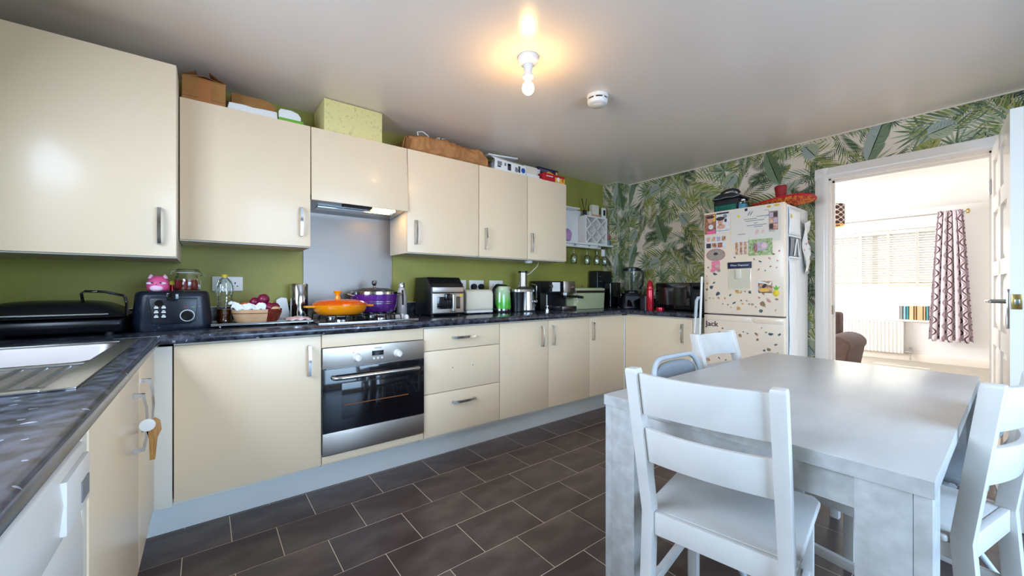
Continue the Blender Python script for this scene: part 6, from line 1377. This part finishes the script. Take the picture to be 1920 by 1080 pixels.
build('print', MB().box(2.53, 2.654, 2.6036, 2.6048, CT + .002, CT + .05), M['yellowp'], rb_, smooth=False); build('print', MB().ell((2.57, 2.6034, CT + .035), .018, .0006, .02, 14), M['paper'], rb_); build('print', MB().ell((2.625, 2.6034, CT + .035), .012, .0006, .016, 14), M['orange2'], rb_); build('print', MB().box(2.42, 2.50, 2.6036, 2.6046, CT + .045, CT + .052), M['paper'], rb_, smooth=False)
tag(build('thin_tray', MB().box(2.40, 2.66, 2.603, 2.605 + .0, CT - .018, CT - .002), M['greyp'], smooth=False) if False else build('leaflet', MB().box(2.21, 2.36, 2.6, 2.617, CT, CT + .006), M['paper']), 'white leaflet lying at the front edge beside the red box', 'leaflet')

# ------------------------------------------------------------------ ceiling
lt = thing('ceiling_lamp', 'bare lit bulb in a white batten holder on the kitchen ceiling', 'lamp', (1.30, 1.53, 2.12))
lx_, ly_ = 1.298, 1.533
build('rose', MB().lathe([(0, ZC - .0005), (.052, ZC - .0005), (.054, ZC - .012), (.048, ZC - .03), (.03, ZC - .042), (0, ZC - .042)], (lx_, ly_, 0), 32), M['white'], lt, ang=50)
build('lamp_holder', MB().lathe([(0, ZC - .0425), (.024, ZC - .0425), (.019, ZC - .075), (.021, ZC - .085), (.027, ZC - .092), (.027, ZC - .103), (.020, ZC - .105), (0, ZC - .105)], (lx_, ly_, 0), 26), M['white'], lt, ang=50)
bu = build('bulb_base', MB().lathe([(0, ZC - .1055), (.014, ZC - .1055), (.016, ZC - .128), (0, ZC - .128)], (lx_, ly_, 0), 20), M['creamp'], lt)
build('bulb', MB().lathe([(0, ZC - .1285), (.016, ZC - .129), (.027, ZC - .142), (.030, ZC - .158), (.027, ZC - .174), (.015, ZC - .186), (0, ZC - .189)], (lx_, ly_, 0), 28), M['bulb'], lt, ang=80)
sm = thing('smoke_alarm', 'round white smoke alarm with dark slots on the kitchen ceiling', 'smoke alarm', (1.895, 1.58, ZC - .06))
sx_, sy_ = 1.893, 1.58
build('base', MB().lathe([(0, ZC - .0005), (.064, ZC - .0005), (.064, ZC - .022), (0, ZC - .022)], (sx_, sy_, 0), 36), M['white'], sm)
build('slot_ring', MB().lathe([(0, ZC - .0225), (.058, ZC - .0225), (.058, ZC - .030), (0, ZC - .030)], (sx_, sy_, 0), 36), M['darkband'], sm)
for k in range(7): a = 2 * PI * k / 7 + .2; build('rib', MB().box(-.006, .006, .055, .061, ZC - .030, ZC - .022).xf(Matrix.Translation((sx_, sy_, 0)) @ Matrix.Rotation(a, 4, 'Z')), M['white'], sm)
build('cover', MB().lathe([(0, ZC - .0305), (.061, ZC - .0305), (.058, ZC - .05), (.050, ZC - .056), (0, ZC - .057)], (sx_, sy_, 0), 36), M['white'], sm, ang=50)
build('test_button', MB().lathe([(0, ZC - .0575), (.038, ZC - .0575), (.030, ZC - .063), (0, ZC - .064)], (sx_ + .005, sy_, 0), 28), M['creamp'], sm)

# ------------------------------------------------------------------ washing machine in the left foreground
wm = thing('washing_machine', 'white washing machine under the left worktop at the picture edge', 'washing machine', (-.45, .76, 0))
build('body', MB().box(-.74, -.20, .462, 1.066, .012, .86), M['white'], wm, bevel=.008)
build('fascia', MB().prism([(-.20, .735), (-.178, .735), (-.172, .80), (-.178, .85), (-.20, .86)], .464, 1.064, 'y'), M['white'], wm, bevel=.004)
fw = build('panel', MB().prism([(-.199, .06), (-.182, .06), (-.178, .40), (-.178, .68), (-.182, .730), (-.199, .730)], .464, 1.064, 'y'), M['white'], wm, bevel=.004)
build('door_ring', MB().lathe([(.12, .0), (.205, .0), (.215, .012), (.20, .032), (.15, .040), (.12, .02), (.12, 0)], (-.178, .765, .42), 40, 'x'), M['whitep'], fw, ang=50)
build('door_glass', MB().lathe([(0, .012), (.06, .014), (.119, .028), (.119, .004), (0, .004)], (-.178, .765, .42), 36, 'x'), M['blackg'], fw, ang=50)
build('soap_drawer', MB().box(-.1775, -.168, .90, 1.05, .75, .835), M['white'], wm, bevel=.004)
build('drawer_recess', MB().box(-.1685, -.166, .985, 1.035, .765, .80), M['greyp'], wm, bevel=.002)
build('program_dial', MB().lathe([(0, 0), (.03, 0), (.028, .018), (0, .02)], (-.176, .60, .795), 26, 'x'), M['chrome'], wm)
for x in (-.70, -.24):
    for y in (.50, 1.03): build('foot', MB().cyl((x, y, 0), .02, .0125, 'z', 12), M['blackm'], wm)
